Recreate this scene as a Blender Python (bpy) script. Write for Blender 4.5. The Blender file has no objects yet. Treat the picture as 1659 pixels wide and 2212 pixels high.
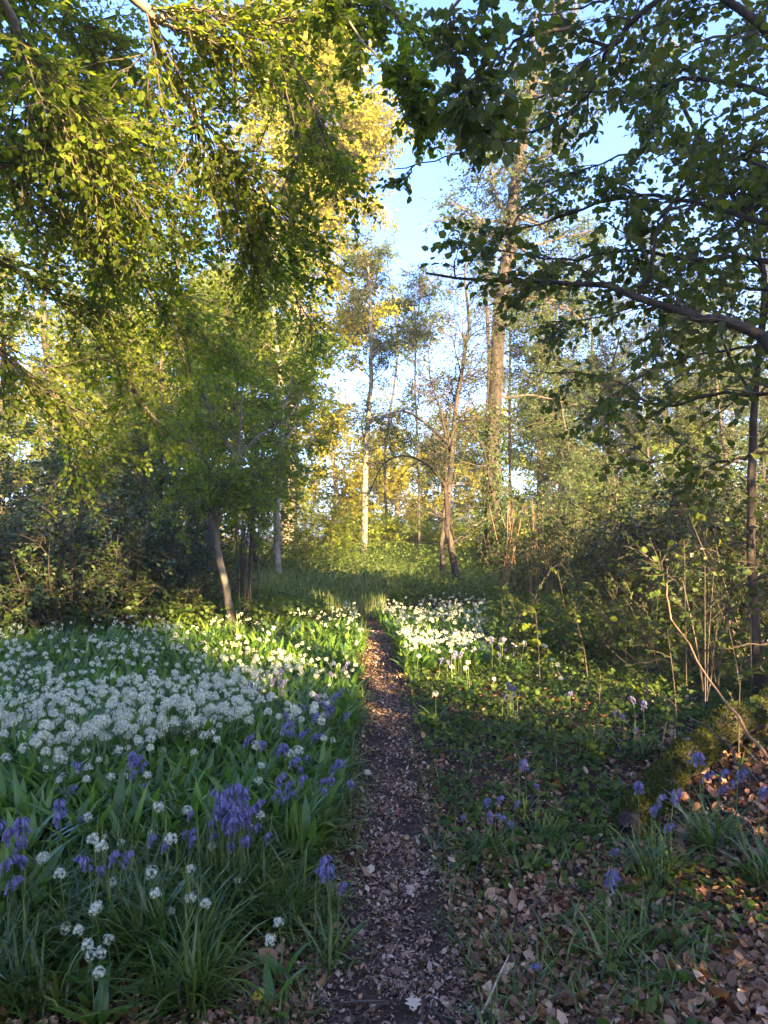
import bpy, math, random
import numpy as np
from mathutils import Vector

# ------------------------------------------------------------------ camera, sky, sun, exposure
scene = bpy.context.scene
CAMZ, F, CX, CY = 1.5, 1604.0, 829.5, 1106.0          # eye height; focal length and centre in pixels of a 1659 x 2212 view
PITCH = math.atan((1140 - CY) / F)                     # horizon lies at row 1140
cam_d = bpy.data.cameras.new('camera'); cam = bpy.data.objects.new('camera', cam_d)
scene.collection.objects.link(cam); scene.camera = cam
cam.location = (0, 0, CAMZ); cam.rotation_euler = (math.pi / 2 + PITCH, 0, 0)
cam_d.sensor_fit = 'VERTICAL'; cam_d.sensor_height = 36; cam_d.lens = F / 2212 * 36
cam_d.clip_start = 0.05; cam_d.clip_end = 3000
SUN_AZ, SUN_EL = math.radians(154), math.radians(14)   # azimuth clockwise from +Y: behind the viewer, to the right
world = bpy.data.worlds.new('World'); scene.world = world; world.use_nodes = True
wn = world.node_tree; bg = wn.nodes['Background']
sky = wn.nodes.new('ShaderNodeTexSky'); sky.sky_type = 'NISHITA'; sky.sun_disc = False
sky.sun_elevation = SUN_EL; sky.sun_rotation = SUN_AZ; sky.air_density = 1.0; sky.dust_density = 1.3; sky.ozone_density = 6.5
tint = wn.nodes.new('ShaderNodeVectorMath'); tint.operation = 'MULTIPLY'; tint.inputs[1].default_value = (1.03, .84, .96)
wn.links.new(sky.outputs[0], tint.inputs[0]); wn.links.new(tint.outputs[0], bg.inputs[0]); bg.inputs[1].default_value = 0.082
sl = bpy.data.lights.new('sun', 'SUN'); sl.energy = 5.0; sl.angle = math.radians(0.5); sl.color = (1.0, 0.70, 0.36)
sun = bpy.data.objects.new('sun', sl); scene.collection.objects.link(sun)
TOSUN = Vector((math.sin(SUN_AZ) * math.cos(SUN_EL), math.cos(SUN_AZ) * math.cos(SUN_EL), math.sin(SUN_EL)))
sun.rotation_euler = TOSUN.to_track_quat('Z', 'Y').to_euler(); sun.location = (10, -10, 20)
vs = scene.view_settings; vs.view_transform = 'Standard'; vs.look = 'None'; vs.gamma = 1; vs.exposure = 3.75
scene.cycles.max_bounces = 5; scene.cycles.diffuse_bounces = 3; scene.cycles.glossy_bounces = 2
scene.cycles.transmission_bounces = 3; scene.cycles.volume_bounces = 0; scene.cycles.transparent_max_bounces = 4

rng = np.random.default_rng(11); R = random.Random(5)
COL = scene.collection

def at(px, py, Y):
    dx, dz = (px - CX) / F, (CY - py) / F
    c, s = math.cos(PITCH), math.sin(PITCH)
    vy, vz = c - dz * s, s + dz * c
    t = Y / vy
    return np.array([dx * t, Y, CAMZ + vz * t])
def pathx(y): return np.interp(y, [0, 2.2, 4.3, 6.3, 8.9, 12, 16, 22], [.05, .03, .06, .03, -.04, -.25, -.9, -2.6])
def pathw(y): return np.interp(y, [0, 2.5, 3.2, 4.3, 6.3, 8.9, 16], [.30, .28, .22, .175, .14, .12, .1])
def gz(x, y):
    x = np.asarray(x, float); y = np.asarray(y, float)
    z = .03 * np.sin(x * 1.7 + y * .9) + .03 * np.sin(y * 1.3 - x * .6 + 1) + .015 * np.sin(x * 4.1 + 2) * np.sin(y * 3.7)
    d = (x - pathx(y)) / (pathw(y) * 1.5 + .05)
    z = z - .05 * np.exp(-d * d)
    z = z + np.clip((x - 1.6) * .10, 0, .35) * np.clip((6 - y) / 3, 0, 1)
    return z * np.clip(1.2 - y / 60, .2, 1)
def gp(px, py, zoff=0.0):
    dx, dz = (px - CX) / F, (CY - py) / F
    c, s = math.cos(PITCH), math.sin(PITCH); vy, vz = c - dz * s, s + dz * c
    t = (CAMZ - zoff) / -vz
    x, y = dx * t, vy * t
    return x, y

# ------------------------------------------------------------------ tagging and mesh building
def tag(o, label, cat, group=None, kind=None):
    o['label'] = label; o['category'] = cat
    if group: o['group'] = group
    if kind: o['kind'] = kind
    return o
def empty(name, loc, label, cat, group=None, rz=0):
    o = bpy.data.objects.new(name, None); COL.objects.link(o); o.location = loc; o.rotation_euler = (0, 0, rz); o.empty_display_size = .1
    return tag(o, label, cat, group)
class MB:
    def __init__(s): s.v = []; s.f = []; s.n = 0
    def add(s, v, f, mi=0):
        v = np.asarray(v, float).reshape(-1, 3); f = np.asarray(f, int)
        s.v.append(v); s.f.append((f + s.n, mi)); s.n += len(v)
    def build(s, name, mats, parent=None, loc=None, smooth=False):
        me = bpy.data.meshes.new(name)
        v = np.concatenate(s.v) if s.v else np.zeros((0, 3))
        org = np.array(parent.location if parent is not None else (loc if loc is not None else (0, 0, 0)), float)
        if parent is not None and parent.parent is not None: org = org + np.array(parent.parent.location, float)
        v = v - org
        fs = [(f, m) for f, m in s.f if len(f)]
        me.vertices.add(len(v)); me.vertices.foreach_set('co', v.astype(np.float32).ravel())
        idx = np.concatenate([f.ravel() for f, m in fs]); tot = np.concatenate([np.full(len(f), f.shape[1]) for f, m in fs])
        mi = np.concatenate([np.full(len(f), m) for f, m in fs])
        me.loops.add(len(idx)); me.loops.foreach_set('vertex_index', idx.astype(np.int32))
        me.polygons.add(len(tot)); me.polygons.foreach_set('loop_start', (np.cumsum(tot) - tot).astype(np.int32))
        me.polygons.foreach_set('material_index', mi.astype(np.int32))
        if smooth: me.polygons.foreach_set('use_smooth', np.ones(len(tot), bool))
        for m in (mats if isinstance(mats, (list, tuple)) else [mats]): me.materials.append(m)
        me.update(calc_edges=True)
        o = bpy.data.objects.new(name, me); COL.objects.link(o)
        if parent is not None: o.parent = parent
        elif loc is not None: o.location = loc
        return o
def nrm(a): return a / np.maximum(np.linalg.norm(a, axis=-1, keepdims=True), 1e-9)
def rnd(n, s=1.0): return rng.normal(0, s, (n, 3))
def tubes(mb, P, rad, sides=5, mi=0, bump=0):
    P = np.asarray(P, float); N, M, _ = P.shape; rad = np.broadcast_to(np.asarray(rad, float), (N, M))
    T = np.gradient(P, axis=1); T = nrm(T)
    mean = nrm(P[:, -1] - P[:, 0]); ref = np.where(np.abs(mean[:, 2:3]) > .8, np.array([[1., .3, 0]]), np.array([[0., 0, 1]]))
    S = nrm(np.cross(T, ref[:, None, :])); B = np.cross(T, S)
    a = np.linspace(0, 2 * np.pi, sides, endpoint=False)
    rr = rad[:, :, None] * (1 + (rng.uniform(-bump, bump, (N, M, sides)) if bump else 0))
    V = P[:, :, None, :] + rr[..., None] * (np.cos(a)[None, None, :, None] * S[:, :, None, :] + np.sin(a)[None, None, :, None] * B[:, :, None, :])
    i = np.arange(M - 1)[:, None] * sides; k = np.arange(sides)[None, :]; k2 = (k + 1) % sides
    q = np.stack([i + k, i + k2, i + sides + k2, i + sides + k], -1).reshape(-1, 4)
    F_ = (q[None] + (np.arange(N) * M * sides)[:, None, None]).reshape(-1, 4)
    mb.add(V, F_, mi)
    if sides > 4: mb.add(V[:, -1].reshape(-1, 3), (np.arange(sides)[None] + (np.arange(N) * sides)[:, None]), mi)
def spline(pts, n=16):
    P = np.array(pts, float)
    if len(P) == 2: return P[0] + (P[1] - P[0]) * np.linspace(0, 1, n)[:, None]
    E = np.vstack([2 * P[0] - P[1], P, 2 * P[-1] - P[-2]]); out = []
    for t in np.linspace(0, len(P) - 1 - 1e-6, n):
        k = int(t); u = t - k; a, b, c, d = E[k:k + 4]
        out.append(.5 * ((2 * b) + (c - a) * u + (2 * a - 5 * b + 4 * c - d) * u * u + (3 * b - a - 3 * c + d) * u ** 3))
    return np.array(out)
def sample(P, t):                                     # P [N,M,3], t [N,K] -> point, tangent
    N, M, _ = P.shape; x = np.clip(t, 0, .9999) * (M - 1); k = x.astype(int); u = (x - k)[..., None]; ii = np.arange(N)[:, None]
    a, b = P[ii, k], P[ii, k + 1]
    return a + (b - a) * u, nrm(b - a)
def spawn(P, per, length, angle=55, t0=.2, t1=1., flat=.6, droop=0., up=0., wob=.12, M=6, taper=.5, spread=12):
    N = len(P); t = rng.uniform(t0, t1, (N, per)); t.sort(axis=1)
    p, T = sample(P, t); p = p.reshape(-1, 3); T = T.reshape(-1, 3); t = t.ravel(); n = len(p)
    r = rnd(n); r[:, 2] *= flat; r -= (r * T).sum(-1, keepdims=True) * T; r = nrm(r)
    a = np.radians(angle + rng.normal(0, spread, n))[:, None]
    D = nrm(T * np.cos(a) + r * np.sin(a) + np.array([0, 0, up]))
    L = length * rng.uniform(.6, 1.25, n) * (1 - taper * t)
    pts = [p]; d = D
    for k in range(M - 1):
        d = nrm(d + rnd(n, wob) + np.array([0, 0, -droop])); pts.append(pts[-1] + d * (L / (M - 1))[:, None])
    return np.stack(pts, 1)
# leaf outlines: (u along, v across, w out of plane); faces
TEMPL = {
 'oval': (np.array([[0, 0, 0], [.22, .30, .07], [.22, 0, 0], [.22, -.30, .07], [.6, .34, .08], [.6, 0, -.03], [.6, -.34, .08], [1, 0, -.10]]),
          [np.array([[0, 2, 1], [0, 3, 2], [4, 5, 7], [5, 6, 7]]), np.array([[1, 2, 5, 4], [2, 3, 6, 5]])]),
 'round': (np.array([[0, 0, 0], [.08, .28, .05], [.2, 0, 0], [.08, -.28, .05], [.5, .46, .09], [.5, 0, -.02], [.5, -.46, .09], [.82, .26, .02], [.82, -.26, .02], [1.04, 0, -.12]]),
          [np.array([[0, 2, 1], [0, 3, 2], [7, 5, 9], [5, 8, 9]]), np.array([[1, 2, 5, 4], [2, 3, 6, 5]]), np.array([[4, 5, 7], [5, 6, 8]])]),
 'fold': (np.array([[0, 0, 0], [.45, .34, .08], [1, 0, -.05], [.45, -.34, .08]]), [np.array([[0, 3, 2], [0, 2, 1]])]),
 'quad': (np.array([[0, 0, 0], [.4, .38, 0], [1, 0, 0], [.5, -.36, 0]]), [np.array([[0, 3, 2, 1]])]),
 'curl': (np.array([[0, 0, 0], [.25, .3, .16], [.25, 0, 0], [.25, -.28, .1], [.65, .30, .2], [.68, 0, .08], [.6, -.33, .12], [1, .02, .22]]),
          [np.array([[0, 2, 1], [0, 3, 2], [4, 5, 7], [5, 6, 7]]), np.array([[1, 2, 5, 4], [2, 3, 6, 5]])]),
 'ivy': (np.array([[0, 0, 0], [-.1, .32, .03], [.3, .5, .05], [.45, .22, .02], [1, 0, -.05], [.45, -.22, .02], [.3, -.5, .05], [-.1, -.32, .03]]),
          [np.array([[0, 3, 2, 1], [0, 7, 6, 5], [0, 5, 4, 3]])]),
}
def leaves(mb, P, D, Nn, L, shape='fold', width=1.0, mi=0):
    n = len(P)
    if n == 0: return
    tv, tf = TEMPL[shape]; D = nrm(D); S = nrm(np.cross(D, Nn)); W = np.cross(S, D)
    L = np.broadcast_to(np.asarray(L, float), (n,))[:, None, None]
    w = rng.uniform(.85, 1.15, (n, 1, 1)) * width; c = rng.uniform(.4, 1.8, (n, 1, 1))
    V = P[:, None] + L * (tv[None, :, 0:1] * D[:, None] + w * tv[None, :, 1:2] * S[:, None] + c * tv[None, :, 2:3] * W[:, None])
    base = s_n = mb.n; k = len(tv)
    mb.v.append(V.reshape(-1, 3)); mb.n += n * k
    for f in tf: mb.f.append(((f[None] + (np.arange(n) * k)[:, None, None]).reshape(-1, f.shape[1]) + base, mi))
def leafy(mb, Tw, per, size, shape, mi=1, flat=.5, droop=.25, t0=.1, width=1.0):
    """leaves set alternately along twigs [K,M,3]"""
    K = len(Tw); t = (np.linspace(t0, 1, per)[None] + rng.uniform(-.04, .04, (K, per)))
    p, T = sample(Tw, t); side = np.where(np.arange(per) % 2 == 0, 1., -1.)[None, :, None]
    upv = nrm(np.array([[0, 0, 1.]]) + rnd(K, .35)); S = nrm(np.cross(T, upv[:, None, :]))
    D = T * .7 + S * side * .8 + rng.normal(0, .22, T.shape); D[..., 2] -= droop
    Nn = upv[:, None, :] + rng.normal(0, flat, T.shape)
    leaves(mb, p.reshape(-1, 3), D.reshape(-1, 3), Nn.reshape(-1, 3), size * rng.uniform(.4, 1.3, K * per), shape, width, mi)
def blades(mb, P, az, L, W, lean, curl, seg=5, mi=0, fold=0.):
    """arching strap leaves; lean = start angle off vertical, curl = added angle to the tip (radians)"""
    n = len(P); s = np.linspace(0, 1, seg + 1)
    th = lean[:, None] + curl[:, None] * s[None] ** 1.3
    ds = (L / seg)[:, None]
    x = np.concatenate([np.zeros((n, 1)), np.cumsum(np.sin(th[:, :-1]) * ds, 1)], 1); z = np.concatenate([np.zeros((n, 1)), np.cumsum(np.cos(th[:, :-1]) * ds, 1)], 1)
    h = np.stack([np.cos(az), np.sin(az), 0 * az], 1); sd = np.stack([-np.sin(az), np.cos(az), 0 * az], 1)
    C = P[:, None] + x[..., None] * h[:, None] + z[..., None] * np.array([0, 0, 1.])
    w = (W[:, None] * np.interp(s, [0, .35, .75, 1], [.55, 1, .75, .04])[None])[..., None]
    A = C + w * .5 * sd[:, None]; B = C - w * .5 * sd[:, None]
    if fold:
        nn = np.stack([-np.cos(th), np.sin(th)], -1); nv = nn[..., :1] * h[:, None] + nn[..., 1:] * np.array([0, 0, 1.])
        A = A + nv * w * fold; B = B + nv * w * fold
        V = np.stack([A, C, B], 2).reshape(-1, 3); k = 3; cols = 2
    else:
        V = np.stack([A, B], 2).reshape(-1, 3); k = 2; cols = 1
    q = np.array([[i * k + j, i * k + j + 1, (i + 1) * k + j + 1, (i + 1) * k + j] for i in range(seg) for j in range(cols)])
    mb.add(V, (q[None] + (np.arange(n) * k * (seg + 1))[:, None, None]).reshape(-1, 4), mi)

# ------------------------------------------------------------------ materials
def ramp(nt, fac, cols):
    r = nt.nodes.new('ShaderNodeValToRGB'); e = r.color_ramp.elements
    e[0].position = 0; e[0].color = (*cols[0], 1); e[1].position = 1; e[1].color = (*cols[-1], 1)
    for i, c in enumerate(cols[1:-1]): x = e.new((i + 1) / (len(cols) - 1)); x.color = (*c, 1)
    nt.links.new(fac, r.inputs[0]); return r.outputs[0]
def leaf_mat(name, cols, tcols=None, trans=.45, rough=.5, spec=.2):
    m = bpy.data.materials.new(name); m.use_nodes = True; nt = m.node_tree; p = nt.nodes['Principled BSDF']; out = nt.nodes['Material Output']
    g = nt.nodes.new('ShaderNodeNewGeometry'); c = ramp(nt, g.outputs['Random Per Island'], cols)
    nt.links.new(c, p.inputs['Base Color']); p.inputs['Roughness'].default_value = rough; p.inputs['Specular IOR Level'].default_value = spec
    if trans > 0:
        t = nt.nodes.new('ShaderNodeBsdfTranslucent'); nt.links.new(ramp(nt, g.outputs['Random Per Island'], tcols), t.inputs[0])
        mx = nt.nodes.new('ShaderNodeMixShader'); mx.inputs[0].default_value = trans
        nt.links.new(p.outputs[0], mx.inputs[1]); nt.links.new(t.outputs[0], mx.inputs[2]); nt.links.new(mx.outputs[0], out.inputs[0])
    return m
def noise_mat(name, cols, scale=6, stretch=(1, 1, 1), rough=.9, bump=.4, detail=6, bscale=None, spec=.2):
    m = bpy.data.materials.new(name); m.use_nodes = True; nt = m.node_tree; p = nt.nodes['Principled BSDF']
    tc = nt.nodes.new('ShaderNodeTexCoord'); mp = nt.nodes.new('ShaderNodeMapping'); mp.inputs['Scale'].default_value = stretch
    nt.links.new(tc.outputs['Object'], mp.inputs[0])
    n = nt.nodes.new('ShaderNodeTexNoise'); n.inputs['Scale'].default_value = scale; n.inputs['Detail'].default_value = detail; n.inputs['Roughness'].default_value = .65
    nt.links.new(mp.outputs[0], n.inputs[0])
    cr = nt.nodes.new('ShaderNodeMapRange'); cr.inputs[1].default_value = .3; cr.inputs[2].default_value = .7; nt.links.new(n.outputs[0], cr.inputs[0])
    nt.links.new(ramp(nt, cr.outputs[0], cols), p.inputs['Base Color']); p.inputs['Roughness'].default_value = rough; p.inputs['Specular IOR Level'].default_value = spec
    b = nt.nodes.new('ShaderNodeBump'); b.inputs['Strength'].default_value = bump; b.inputs['Distance'].default_value = .03
    n2 = nt.nodes.new('ShaderNodeTexNoise'); n2.inputs['Scale'].default_value = bscale or scale * 2; n2.inputs['Detail'].default_value = 5
    nt.links.new(mp.outputs[0], n2.inputs[0]); nt.links.new(n2.outputs[0], b.inputs['Height']); nt.links.new(b.outputs[0], p.inputs['Normal'])
    return m
M = {}
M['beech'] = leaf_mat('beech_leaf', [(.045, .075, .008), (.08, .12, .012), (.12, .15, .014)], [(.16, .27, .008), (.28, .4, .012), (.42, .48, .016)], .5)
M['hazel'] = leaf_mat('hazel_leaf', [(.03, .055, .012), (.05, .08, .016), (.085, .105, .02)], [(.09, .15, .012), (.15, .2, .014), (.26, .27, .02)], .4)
M['lit_young'] = leaf_mat('sunlit_young_leaf', [(.07, .11, .01), (.12, .17, .013), (.2, .23, .02)], [(.2, .3, .02), (.34, .42, .03), (.5, .48, .04)], .5)  # fresh leaf green, brightened so the colour carries the sunlit glow
M['lit_gold'] = leaf_mat('sunlit_gold_leaf', [(.14, .15, .01), (.22, .21, .013), (.32, .28, .02)], [(.34, .36, .02), (.5, .48, .03), (.6, .52, .05)], .45)  # golden sunlight on the far crowns, put into the leaf colour
M['holly'] = leaf_mat('holly_leaf', [(.016, .032, .008), (.03, .055, .01), (.055, .085, .014)], [(.02, .05, .01), (.04, .07, .01), (.05, .09, .01)], .15, .4, .3)
M['bushy'] = leaf_mat('bushy_leaf', [(.02, .042, .012), (.038, .07, .014), (.07, .1, .02)], [(.05, .11, .015), (.1, .17, .015), (.17, .21, .02)], .35)
M['herb'] = leaf_mat('herb_leaf', [(.035, .065, .012), (.06, .095, .015), (.1, .13, .022)], [(.08, .18, .02), (.13, .24, .03), (.2, .3, .04)], .35)
M['garlic'] = leaf_mat('garlic_leaf', [(.03, .075, .012), (.07, .15, .02), (.15, .24, .03)], [(.1, .26, .02), (.17, .33, .03), (.26, .4, .04)], .4, .33, .5)
M['blade'] = leaf_mat('blade_leaf', [(.02, .05, .008), (.065, .11, .015), (.16, .2, .03)], [(.1, .2, .02), (.15, .27, .03), (.22, .32, .04)], .3, .33, .5)
M['meadow'] = leaf_mat('meadow_grass', [(.05, .1, .02), (.12, .18, .04), (.26, .26, .12)], [(.16, .28, .04), (.24, .34, .06), (.36, .36, .12)], .35)
M['white'] = leaf_mat('white_petal', [(.4, .45, .26), (.58, .6, .4), (.76, .74, .56)], [(.6, .64, .5), (.7, .72, .6), (.78, .78, .7)], .3, .6, .2)
M['violet'] = leaf_mat('violet_petal', [(.11, .10, .22), (.21, .19, .34), (.34, .31, .46)], [(.15, .13, .32), (.26, .22, .44), (.38, .34, .56)], .3, .6, .2)
M['litter'] = leaf_mat('dead_leaf', [(.06, .026, .010), (.15, .066, .026), (.23, .11, .044), (.32, .17, .075), (.48, .33, .19)], None, 0, .5, .4)
M['chips'] = leaf_mat('wood_chip', [(.055, .028, .014), (.16, .098, .06), (.29, .19, .13), (.52, .4, .3)], None, 0, .85, .2)
M['pale'] = leaf_mat('pale_dry', [(.4, .32, .2), (.5, .42, .28)], None, 0, .7, .2)
M['stalk'] = leaf_mat('green_stalk', [(.1, .16, .04), (.16, .22, .06)], None, 0, .5, .3)
M['soil'] = noise_mat('soil', [(.018, .011, .008), (.045, .028, .018), (.08, .05, .034)], 14, rough=.95, bump=.7)
M['bark_beech'] = noise_mat('bark_beech', [(.10, .085, .06), (.2, .17, .12), (.3, .26, .18)], 8, (1, 1, .5), bump=.3)
M['bark_dark'] = noise_mat('bark_dark', [(.02, .017, .012), (.05, .04, .03), (.1, .08, .058)], 10, (1, 1, .25), bump=.8)
M['bark_pine'] = noise_mat('bark_pine', [(.014, .011, .009), (.035, .028, .022), (.075, .06, .046)], 9, (1, 1, .3), bump=1)
M['bark_pale'] = noise_mat('bark_pale', [(.04, .038, .028), (.15, .14, .1), (.3, .29, .23)], 7, (1, 1, .8), bump=.4)
M['bark_grey'] = noise_mat('bark_grey', [(.06, .05, .035), (.13, .115, .08), (.2, .18, .14)], 9, (1, 1, .4), bump=.5)
M['twig'] = noise_mat('twig', [(.05, .04, .03), (.12, .095, .07)], 12)
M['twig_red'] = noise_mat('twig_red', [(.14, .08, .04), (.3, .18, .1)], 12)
M['moss'] = noise_mat('moss', [(.03, .035, .01), (.07, .085, .015), (.13, .12, .025)], 26, bump=1.2)

# ------------------------------------------------------------------ trees
def tree(name, label, cat, trunk, r0, r1, bark='bark_dark', leaf='beech', group=None, nl=18, lt0=.25, ll=2.5, lang=60, lup=.15, ldroop=.02,
         ns=6, sl_=1.1, nt=5, tl=.45, per=7, size=.09, shape='fold', flat=.7, extra=(), extra_r=.05, droop=.06, width=1., ivy=None, bare=False, twr=.004, ltaper=.6, tt1=1., near=False):
    """trunk: list of points. Limbs spawned along it plus the given limb polylines in extra."""
    T = spline(trunk, 26); T[1:-1] += rng.normal(0, r0 * .12, T[1:-1].shape)
    root = empty(name, tuple(T[0]), label, cat, group)
    mb = MB(); rr = np.linspace(r0, r1, 26); rr[0] *= 1.45; rr[1] *= 1.12
    tubes(mb, T[None], rr[None], 12, bump=.06); mb.build('trunk', M[bark], root, smooth=True)
    Ls = []
    if nl:
        L1 = spawn(T[None], nl, ll, lang, lt0, tt1, .7, ldroop, lup, .16, 12, ltaper); Ls.append(L1)
    if len(extra): Ls.append(np.stack([spline(e, 12) for e in extra]))
    L1 = np.concatenate(Ls)
    cr = MB(); nn = len(L1); nex = len(extra)
    for k in range(nn):
        r_ = extra_r if k >= nn - nex else np.clip(r0 * .22, .012, .045)
        b = MB(); tubes(b, L1[k:k + 1], np.linspace(r_, r_ * .25, 12)[None], 6)
        if k >= nn - nex or near: b.build('limb', M[bark], root, smooth=True)
        else: tubes(cr, L1[k:k + 1], np.linspace(r_, r_ * .25, 12)[None], 5)
    S = spawn(L1, ns, sl_, 50, .12, 1, .7, droop, .05, .14, 7, .4)
    tubes(cr, S, np.linspace(.009, .004, 7)[None], 3)
    W = spawn(S, nt, tl, 50, .05, 1, .6, droop, 0, .12, 5, .3)
    W = np.concatenate([W, S[:, 2:]]) if S.shape[1] - 2 == W.shape[1] else W
    tubes(cr, W, np.linspace(twr, twr * .5, 5)[None], 3)
    if not bare: leafy(cr, W, per, size, shape, 1, flat, .25, width=width)
    cr.build('crown', [M['twig'], M[leaf]], root)
    if ivy:
        n, zt = ivy; t = rng.uniform(0, zt, (1, n)); p, tt = sample(T[None], t); p = p[0]
        a = rng.uniform(0, 2 * np.pi, n); d = np.stack([np.cos(a), np.sin(a), rng.normal(0, .3, n)], 1)
        ib = MB(); rad = np.interp(t[0], [0, 1], [r0, r1]) + rng.gamma(2, .06, n)
        leaves(ib, p + d * rad[:, None], d * .4 + rnd(n, .5) - np.array([0, 0, .6]), d + rnd(n, .4), .075 * rng.uniform(.7, 1.2, n), 'ivy'); ib.build('ivy', [M['holly']], root)
    return root
def shrub(name, label, cat, x, y, h, w, stems=14, leaf='bushy', bark='twig', group=None, ns=6, nt=5, per=7, size=.07, shape='fold', sr=.012, up=.9, flat=.8, sl_=None, tl=None, droop=.05, width=1., low=0.05, near=False):
    z = float(gz(x, y)); root = empty(name, (x, y, z), label, cat, group)
    a = rng.uniform(0, 2 * np.pi, stems); ra = np.sqrt(rng.uniform(0, 1, stems)) * w * .5
    hh = h * rng.uniform(.6, 1.0, stems) * (1 - .35 * (ra / (w * .5)) ** 2)
    P = []
    for k in range(stems):
        b = np.array([x + .25 * ra[k] * math.cos(a[k]), y + .25 * ra[k] * math.sin(a[k]), z])
        e = np.array([x + ra[k] * math.cos(a[k]), y + ra[k] * math.sin(a[k]), z + hh[k]])
        m = b * .5 + e * .5 + np.array([.2 * ra[k] * math.cos(a[k]), .2 * ra[k] * math.sin(a[k]), hh[k] * .06]) + rng.normal(0, .05, 3) * h / 3
        P.append(spline([b, m, e], 10))
    P = np.array(P); cr = MB()
    for k in range(stems):
        if near: mb = MB(); tubes(mb, P[k:k + 1], np.linspace(sr, sr * .3, 10)[None], 5); mb.build('stem', M[bark], root, smooth=True)
        else: tubes(cr, P[k:k + 1], np.linspace(sr, sr * .3, 10)[None], 4)
    S = spawn(P, ns, sl_ or w * .28, 55, low, 1, .8, droop, .1, .15, 6, .3); tubes(cr, S, np.linspace(sr * .4, sr * .2, 6)[None], 3)
    W = spawn(S, nt, tl or .35, 50, .05, 1, .8, droop, 0, .12, 5, .3); tubes(cr, W, np.linspace(.004, .002, 5)[None], 3)
    leafy(cr, W, per, size, shape, 1, flat, .2, width=width); cr.build('crown', [M['twig'], M[leaf]], root)
    return root
def A(*pts): return [at(*p) for p in pts]
def base(px, Y, z=None):
    p = at(px, 1140, Y); p[2] = float(gz(p[0], Y)) - .05; return p

# ------------------------------------------------------------------ ground and path
def grid(name, xs, ys, fn, mat):
    X, Y = np.meshgrid(xs, ys); V = np.stack([X, Y, fn(X, Y)], -1).reshape(-1, 3); nx = len(xs)
    i = (np.arange(len(ys) - 1)[:, None] * nx + np.arange(nx - 1)[None]).ravel()
    mb = MB(); mb.add(V, np.stack([i, i + 1, i + nx + 1, i + nx], -1)); o = mb.build(name, mat, smooth=True); o['kind'] = 'structure'; return o
def micro(x, y): return .008 * np.sin(x * 31 + 3 * np.sin(y * 9)) * np.sin(y * 27 + 2 * np.sin(x * 13))
xs = np.concatenate([-np.geomspace(110, 8, 24), np.arange(-7.9, 8, .1), np.geomspace(8, 110, 24)]); ys = np.concatenate([-np.geomspace(50, 3, 20), np.arange(-2.9, 22, .1), np.geomspace(22, 130, 26)])
grid('ground', xs, ys, lambda x, y: gz(x, y) + micro(x, y) * (np.abs(x) < 8), M['soil'])
py_ = np.arange(0.0, 20, .08); u = np.linspace(-1, 1, 9)
PX = pathx(py_)[:, None] + u[None] * pathw(py_)[:, None]; PY = np.repeat(py_[:, None], 9, 1)
V = np.stack([PX, PY, gz(PX, PY) + .006 + micro(PX, PY)], -1).reshape(-1, 3); i = (np.arange(len(py_) - 1)[:, None] * 9 + np.arange(8)[None]).ravel()
mb = MB(); mb.add(V, np.stack([i, i + 1, i + 10, i + 9], -1)); mb.build('path', M['soil'], smooth=True)['kind'] = 'structure'

# ------------------------------------------------------------------ canopy trees close to the viewer
def canopy(name, label, cat, trunk, r0, r1, limbs, leaf, bark, ns, sll, nt, tl, per, size, shape, width, flat=.45, droop=.07, leafdroop=.25, ang=48):
    T = spline(trunk, 26); root = empty(name, tuple(T[0]), label, cat)
    mb = MB(); tubes(mb, T[None], np.linspace(r0, r1, 26)[None], 14, bump=.04); mb.build('trunk', M[bark], root, smooth=True)
    cr = MB()
    for lm in limbs:
        pts, r, dens = lm[:3]; sc = lm[3] if len(lm) > 3 else 1.
        L = spline(pts, 24)[None]; L[0, 1:-1] += rng.normal(0, .006, (22, 3)) * 1.5
        b = MB(); tubes(b, L, np.linspace(r, max(r * .22, .004), 24)[None], 8); b.build('limb', M[bark], root, smooth=True)
        length = np.linalg.norm(np.diff(L[0], axis=0), axis=1).sum()
        S = spawn(L, max(3, int(ns * length * dens)), sll * sc, ang, .04, 1, .55, droop, .0, .13, 8, .45)
        tubes(cr, S, np.linspace(.007, .003, 8)[None], 4)
        W = spawn(S, nt, tl * (.5 + .5 * sc), ang, .05, 1, .5, droop, 0, .1, 5, .3); tubes(cr, W, np.linspace(.003, .0015, 5)[None], 3)
        leafy(cr, W, per, size, shape, 1, flat, leafdroop, width=width)
    cr.build('crown', [M['twig'], M[leaf]], root); return root
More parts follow.
